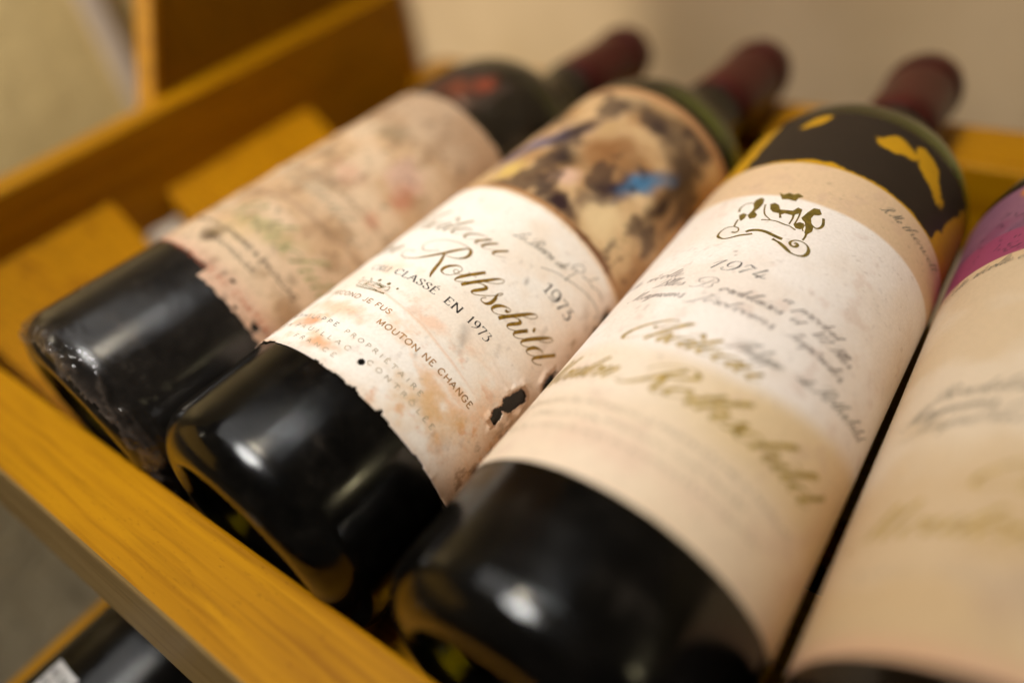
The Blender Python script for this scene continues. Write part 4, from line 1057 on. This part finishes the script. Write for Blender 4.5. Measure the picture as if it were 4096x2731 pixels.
# ================================================================ left-hand worn bottle
b1 = bottle(0, 'dusty bottle with faded stained label and torn clear wrapping at its base, leftmost', 'glass_dusty')
def disp1(S, T):
    S = np.asarray(S, float); T = np.asarray(T, float)
    d = .12 * (fbm(S * .15, T * .15, 73, 3) - .5)
    d = d + line_ridge(S, T, 101.2, .35, .9, 1.0, 3, .02, 20) + line_ridge(S, T, 87.0, .35, .9, 1.0, 5, .10, 25)
    d = d + line_ridge(S, T, 128.0, .25, .9, 1.5, 8, .0, 25)
    return d
def paint1(S, T):
    c = np.ones(S.shape + (3,)) * lin(220, 192, 160)
    c = mixc(c, lin(202, 166, 128), sstep(.42, .66, fbm(S * .07, T * .07, 141, 5)) * .85)
    c = mixc(c, lin(156, 122, 86), sstep(.54, .74, fbm(S * .16 + 3, T * .1, 143, 5)) * .6)
    c = mixc(c, lin(214, 176, 158), ell(S, T, 27, 122, 9, 9, 0, .7, 3, .8) * .75)
    c = mixc(c, lin(190, 118, 92), ell(S, T, 33, 114, 6, 8, 10, .8, 5, .8) * .7)
    c = mixc(c, lin(196, 128, 100), ell(S, T, 33, 100, 4, 3, 0, .8, 7, .8) * .6)
    c = mixc(c, lin(198, 140, 116), ell(S, T, 12, 108, 8, 6, 0, .8, 9, .8) * .5)
    c = mixc(c, lin(122, 106, 76), ell(S, T, 9, 133, 8, 6, 20, .8, 11, .8) * .7)
    c = mixc(c, lin(118, 96, 66), ell(S, T, -1, 112, 6, 4, 20, .8, 13, .8) * .6)
    c = mixc(c, lin(84, 60, 34), ell(S, T, 4.5, 59.5, 4.5, 4, 30, .7, 15, .8) * .9)
    c = mixc(c, lin(214, 182, 130), ell(S, T, 8, 66, 10, 6, 10, .6, 17, .9) * .6)
    c = mixc(c, lin(176, 160, 98), ell(S, T, 18, 72, 14, 5, 5, .7, 19, .9) * .45)
    c = mixc(c, lin(214, 172, 148), (1 - sstep(50, 56, T)) * .6)
    c = mixc(c, lin(166, 136, 110), sstep(126, 150, T) * .6)
    for t0, sl in ((101.2, .02), (87.0, .10)):
        c = mixc(c, lin(140, 108, 80), line_ridge(S, T, t0 - 1.6, .5, .8, 1.0, 3 if t0 > 90 else 5, sl, 20))
    c = mixc(c, lin(96, 80, 60), sstep(.62, .76, fbm(S * .35, T * .35, 151, 5)) * .45)
    c = c * (0.93 + 0.14 * vnoise(S * 1.1, T * 1.1, 181))[..., None]
    return c
def keep1(S, T):
    j = 1.2 * (fbm(S * .8, T * .8, 191, 3) - .5)
    lo = np.where(S < 15.5, 49.6, 45.6) + 1.2 * (fbm(S * .45, S * 0, 192, 4) - .5) + 2.5 * (1 - sstep(0, 6, S - -20))
    kq = (T > lo) & (T < 161.5 + 1.5 * (fbm(S * .3, S * 0, 193, 3) - .5))
    kq &= ~(np.hypot((S - 23.6) / 1.5, (T - 51.6)) < .62 + j * .4)
    kq &= ~(np.hypot((S - 38.8) / 1.3, (T - 47.6)) < 1.2 + j * .6)
    kq &= ~(np.hypot((S - 30.6) / 2.0, (T - 46.6)) < .5 + j * .4)
    return kq
lab1 = sheet('paper_label', b1, M['paper'], -50, 62, 44, 163, .45, paint1, disp1, .30, keep1)
thick(lab1, .15)
def paint_art1(S, T):
    c = np.ones(S.shape + (3,)) * lin(60, 48, 38)
    c = mixc(c, lin(138, 64, 40), ell(S, T, 12, 180, 7, 7, 20, .8, 3, .8))
    c = mixc(c, lin(120, 62, 38), ell(S, T, 4, 170, 9, 8, 0, .8, 5, .8) * .8)
    c = mixc(c, lin(170, 130, 108), ell(S, T, 14, 166, 4, 3, 0, .8, 7, .8) * .7)
    return c
sheet('picture_label', b1, M['paper'], -30, 24, 160.5, 188.6, .6, paint_art1, zero, .12,
      lambda S, T: (fbm(S * .14, T * .14, 195, 4) > .30) & (S < 21 + 8 * (fbm(T * .2, S * .1, 196, 3) - .5)))
INK1 = .30 + .035
k = Ink(); script(k, 'Rothschild', -6, 69.2, 4.2, 1.1, .2, .6, width=54); ink_ob(k, 'ink_green', lab1, disp1, INK1)
k = Ink(); script(k, 'Mouton', -44, 69.6, 4.2, 1.1, .2, .6, width=34); ink_ob(k, 'ink_pale', lab1, disp1, INK1)
k = Ink(); script(k, 'Château', -12, 92, 4.0, 1.0, .2, .6, width=40); ink_ob(k, 'ink_pale', lab1, disp1, INK1)
k = Ink(); caps(k, 'APPELLATION', -15, 62.6, 1.35, .3, None, False, .2, width=19); caps(k, 'ROTHSCHILD', 5, 62.5, 1.5, .32, None, False, .1, width=13.5); caps(k, '&', 19.8, 62.4, 1.5, .34, None, False, .1, width=1.6)
caps(k, 'PAUILLAC', 22.8, 62.2, 1.55, .36, None, False, .1, width=16.5); caps(k, 'CONTROLEE', 4, 57.7, 1.4, .3, None, False, .3, width=21.5)
ink_ob(k, 'ink_black', lab1, disp1, INK1)
k = Ink(); caps(k, 'MIS EN BOUTEILLES AU', -14, 48.6, 1.8, .26, None, False, .2, width=38); caps(k, 'CHATEAU', 26.4, 48.8, 1.9, .28, None, False, .25, width=19)
ink_ob(k, 'ink_red', lab1, disp1, INK1)

# torn clear wrapping round the foot of the bottle
def film():
    seg, nt_ = 300, 60
    prof = []
    for i in range(nt_ + 1):
        u = i / nt_
        t = -0.4 + 50 * u ** 1.25
        if t < HEEL:
            x = HEEL - t
            r = RB * 1000 - HEEL + math.sqrt(max(HEEL * HEEL - min(x, HEEL) ** 2, 0))
        else:
            r = RB * 1000
        prof.append((t, r + .15))
    P = np.array(prof)
    th = np.linspace(-1.55, 1.95, seg)
    TH, I = np.meshgrid(th, np.arange(nt_ + 1))
    S = TH * 37.5
    t = P[:, 0:1] + 0 * TH; r = P[:, 1:2] + 0 * TH
    wr = np.exp(-np.maximum(t - 1, 0) / 6.5)
    n = np.abs(fbm(S * .16, t * .42, 501, 4) - .5) * 2
    r = r + .10 + wr * 2.0 * (n - .10).clip(0) + .05 * fbm(S * .3, t * .3, 503, 3)
    w2 = np.exp(-((t - 3.5) / 4.5) ** 2)
    rd = 1 - np.abs(2 * fbm(S * .10 + 3, t * .40, 507, 2) - 1)
    rd2 = 1 - np.abs(2 * fbm(S * .22 + 7, t * .6, 509, 2) - 1)
    r = r + w2 * (1.5 * (rd - .55).clip(0) * 2 + .34 * rd2 ** 3)
    t = t - wr * .9 * fbm(S * .2, t * .2, 505, 3)
    V = np.stack([r * np.sin(TH), t, r * np.cos(TH)], -1) / 1000.0
    V[..., 2] += RB
    idx = np.arange(seg * (nt_ + 1)).reshape(nt_ + 1, seg)
    F = np.stack([idx[:-1, :-1], idx[:-1, 1:], idx[1:, 1:], idx[1:, :-1]], -1)
    Sc = (S[:-1, :-1] + S[1:, 1:]) / 2; Tc = (t[:-1, :-1] + t[1:, 1:]) / 2
    edge = 1.4 + 3.6 * (fbm(Sc * .16, Sc * 0, 511, 4) - .5) + 1.5 * sstep(4, 9, Sc) * (1 - sstep(11, 14, Sc))
    kp = (Tc > edge)
    ed = 1.4 + 3.6 * (fbm(S * .16, S * 0, 511, 4) - .5) + 1.5 * sstep(4, 9, S) * (1 - sstep(11, 14, S))
    al = .33 + .62 * np.exp(-np.maximum(t - ed, 0) / 1.5) + .35 * w2 * sstep(.70, .9, rd)
    # a slit and a small hole near the left
    kp &= ~((np.abs(Sc - (1.2 + (Tc - 8) * .32 + 1.2 * (vnoise(Tc * .6, Tc * 0, 5) - .5))) < .45 * (1 - sstep(9, 15.5, Tc))) & (Tc < 15.5))
    kp &= ~(np.hypot((Sc + 5.5) / .9, (Tc - 5.5) / 2.0) < 1.0)
    F = F[kp].reshape(-1, 4)
    V = V.reshape(-1, 3)
    used = np.unique(F); rm = np.full(len(V), -1); rm[used] = np.arange(len(used))
    return mesh_ob('plastic_wrap', V[used], rm[F], M['film'], b1, True, np.repeat(np.clip(al, 0, 1).reshape(-1, 1), 3, 1)[used])
film()

# ================================================================ bottle in the tier below
root = empty('wine_bottle', (0.0226, -0.20, -0.0525 - RB), 0.0)
tag(root, 'dark bottle with a small white label, lying in the tier below the front rail', 'wine bottle', 'bottles in the lower tier')
mesh_ob('glass_bottle', GV, GF, M['glass'], root)
mesh_ob('wine', WV, WF, M['wine'], root)
mesh_ob('capsule', CV, CF, M['capsule'], root)
def paint5(S, T):
    c = np.ones(S.shape + (3,)) * lin(206, 204, 200)
    return mixc(c, lin(176, 170, 166), sstep(.5, .7, fbm(S * .2, T * .2, 601, 4)) * .5)
lab5 = sheet('paper_label', root, M['paper'], -14.6, 0.2, 70, 134.6, .8, paint5, zero, .2)
k = Ink()
for i_, tx in enumerate(('MIS EN', 'AOUT', '1973', 'CRU', 'VIN')):
    caps(k, tx, -13, 130.6 - 3.6 * i_, 1.8, .36, None, False, .3, width=11.5)
ink_ob(k, 'ink_black', lab5, zero, .24)

root2 = empty('wine_bottle', (0.196, -0.10, -0.0525 - RB), 0.0)  # added below: keeps the gap between the right bottles dark
tag(root2, 'dark bottle added in the tier below to darken the narrow gap between the two right bottles', 'wine bottle', 'bottles in the lower tier')
mesh_ob('glass_bottle', GV, GF, M['glass'], root2)  # glass of the added bottle
mesh_ob('wine', WV, WF, M['wine'], root2)  # wine in the added bottle

# ================================================================ added sheet standing in for a label in the tier below
def stand_in_mesh():
    n, q = 24, 16
    S, T = np.meshgrid(np.linspace(0, 1, n), np.linspace(0, 1, q))
    X = -0.094 + .030 * (S - .5); Y = 0.0715 + .019 * (T - .5)
    Z = 0.014 + .012 * np.abs(S - .5) * 2 + .003 * fbm(S * 3, T * 3, 701, 3)
    V = np.stack([X, Y, Z], -1).reshape(-1, 3)
    idx = np.arange(n * q).reshape(q, n)
    F = np.stack([idx[:-1, :-1], idx[:-1, 1:], idx[1:, 1:], idx[1:, :-1]], -1).reshape(-1, 4)
    o = mesh_ob('label_stand_in', V, F, plain_mat('stand_in_paper', (.62, .54, .44), .7, noise=.1), None)
    o.modifiers.new('thickness', 'SOLIDIFY').thickness = 0.0004
    return o
tag(stand_in_mesh(), 'small off-white sheet between the cross slats, standing in for a label in the tier below', 'stand-in sheet')
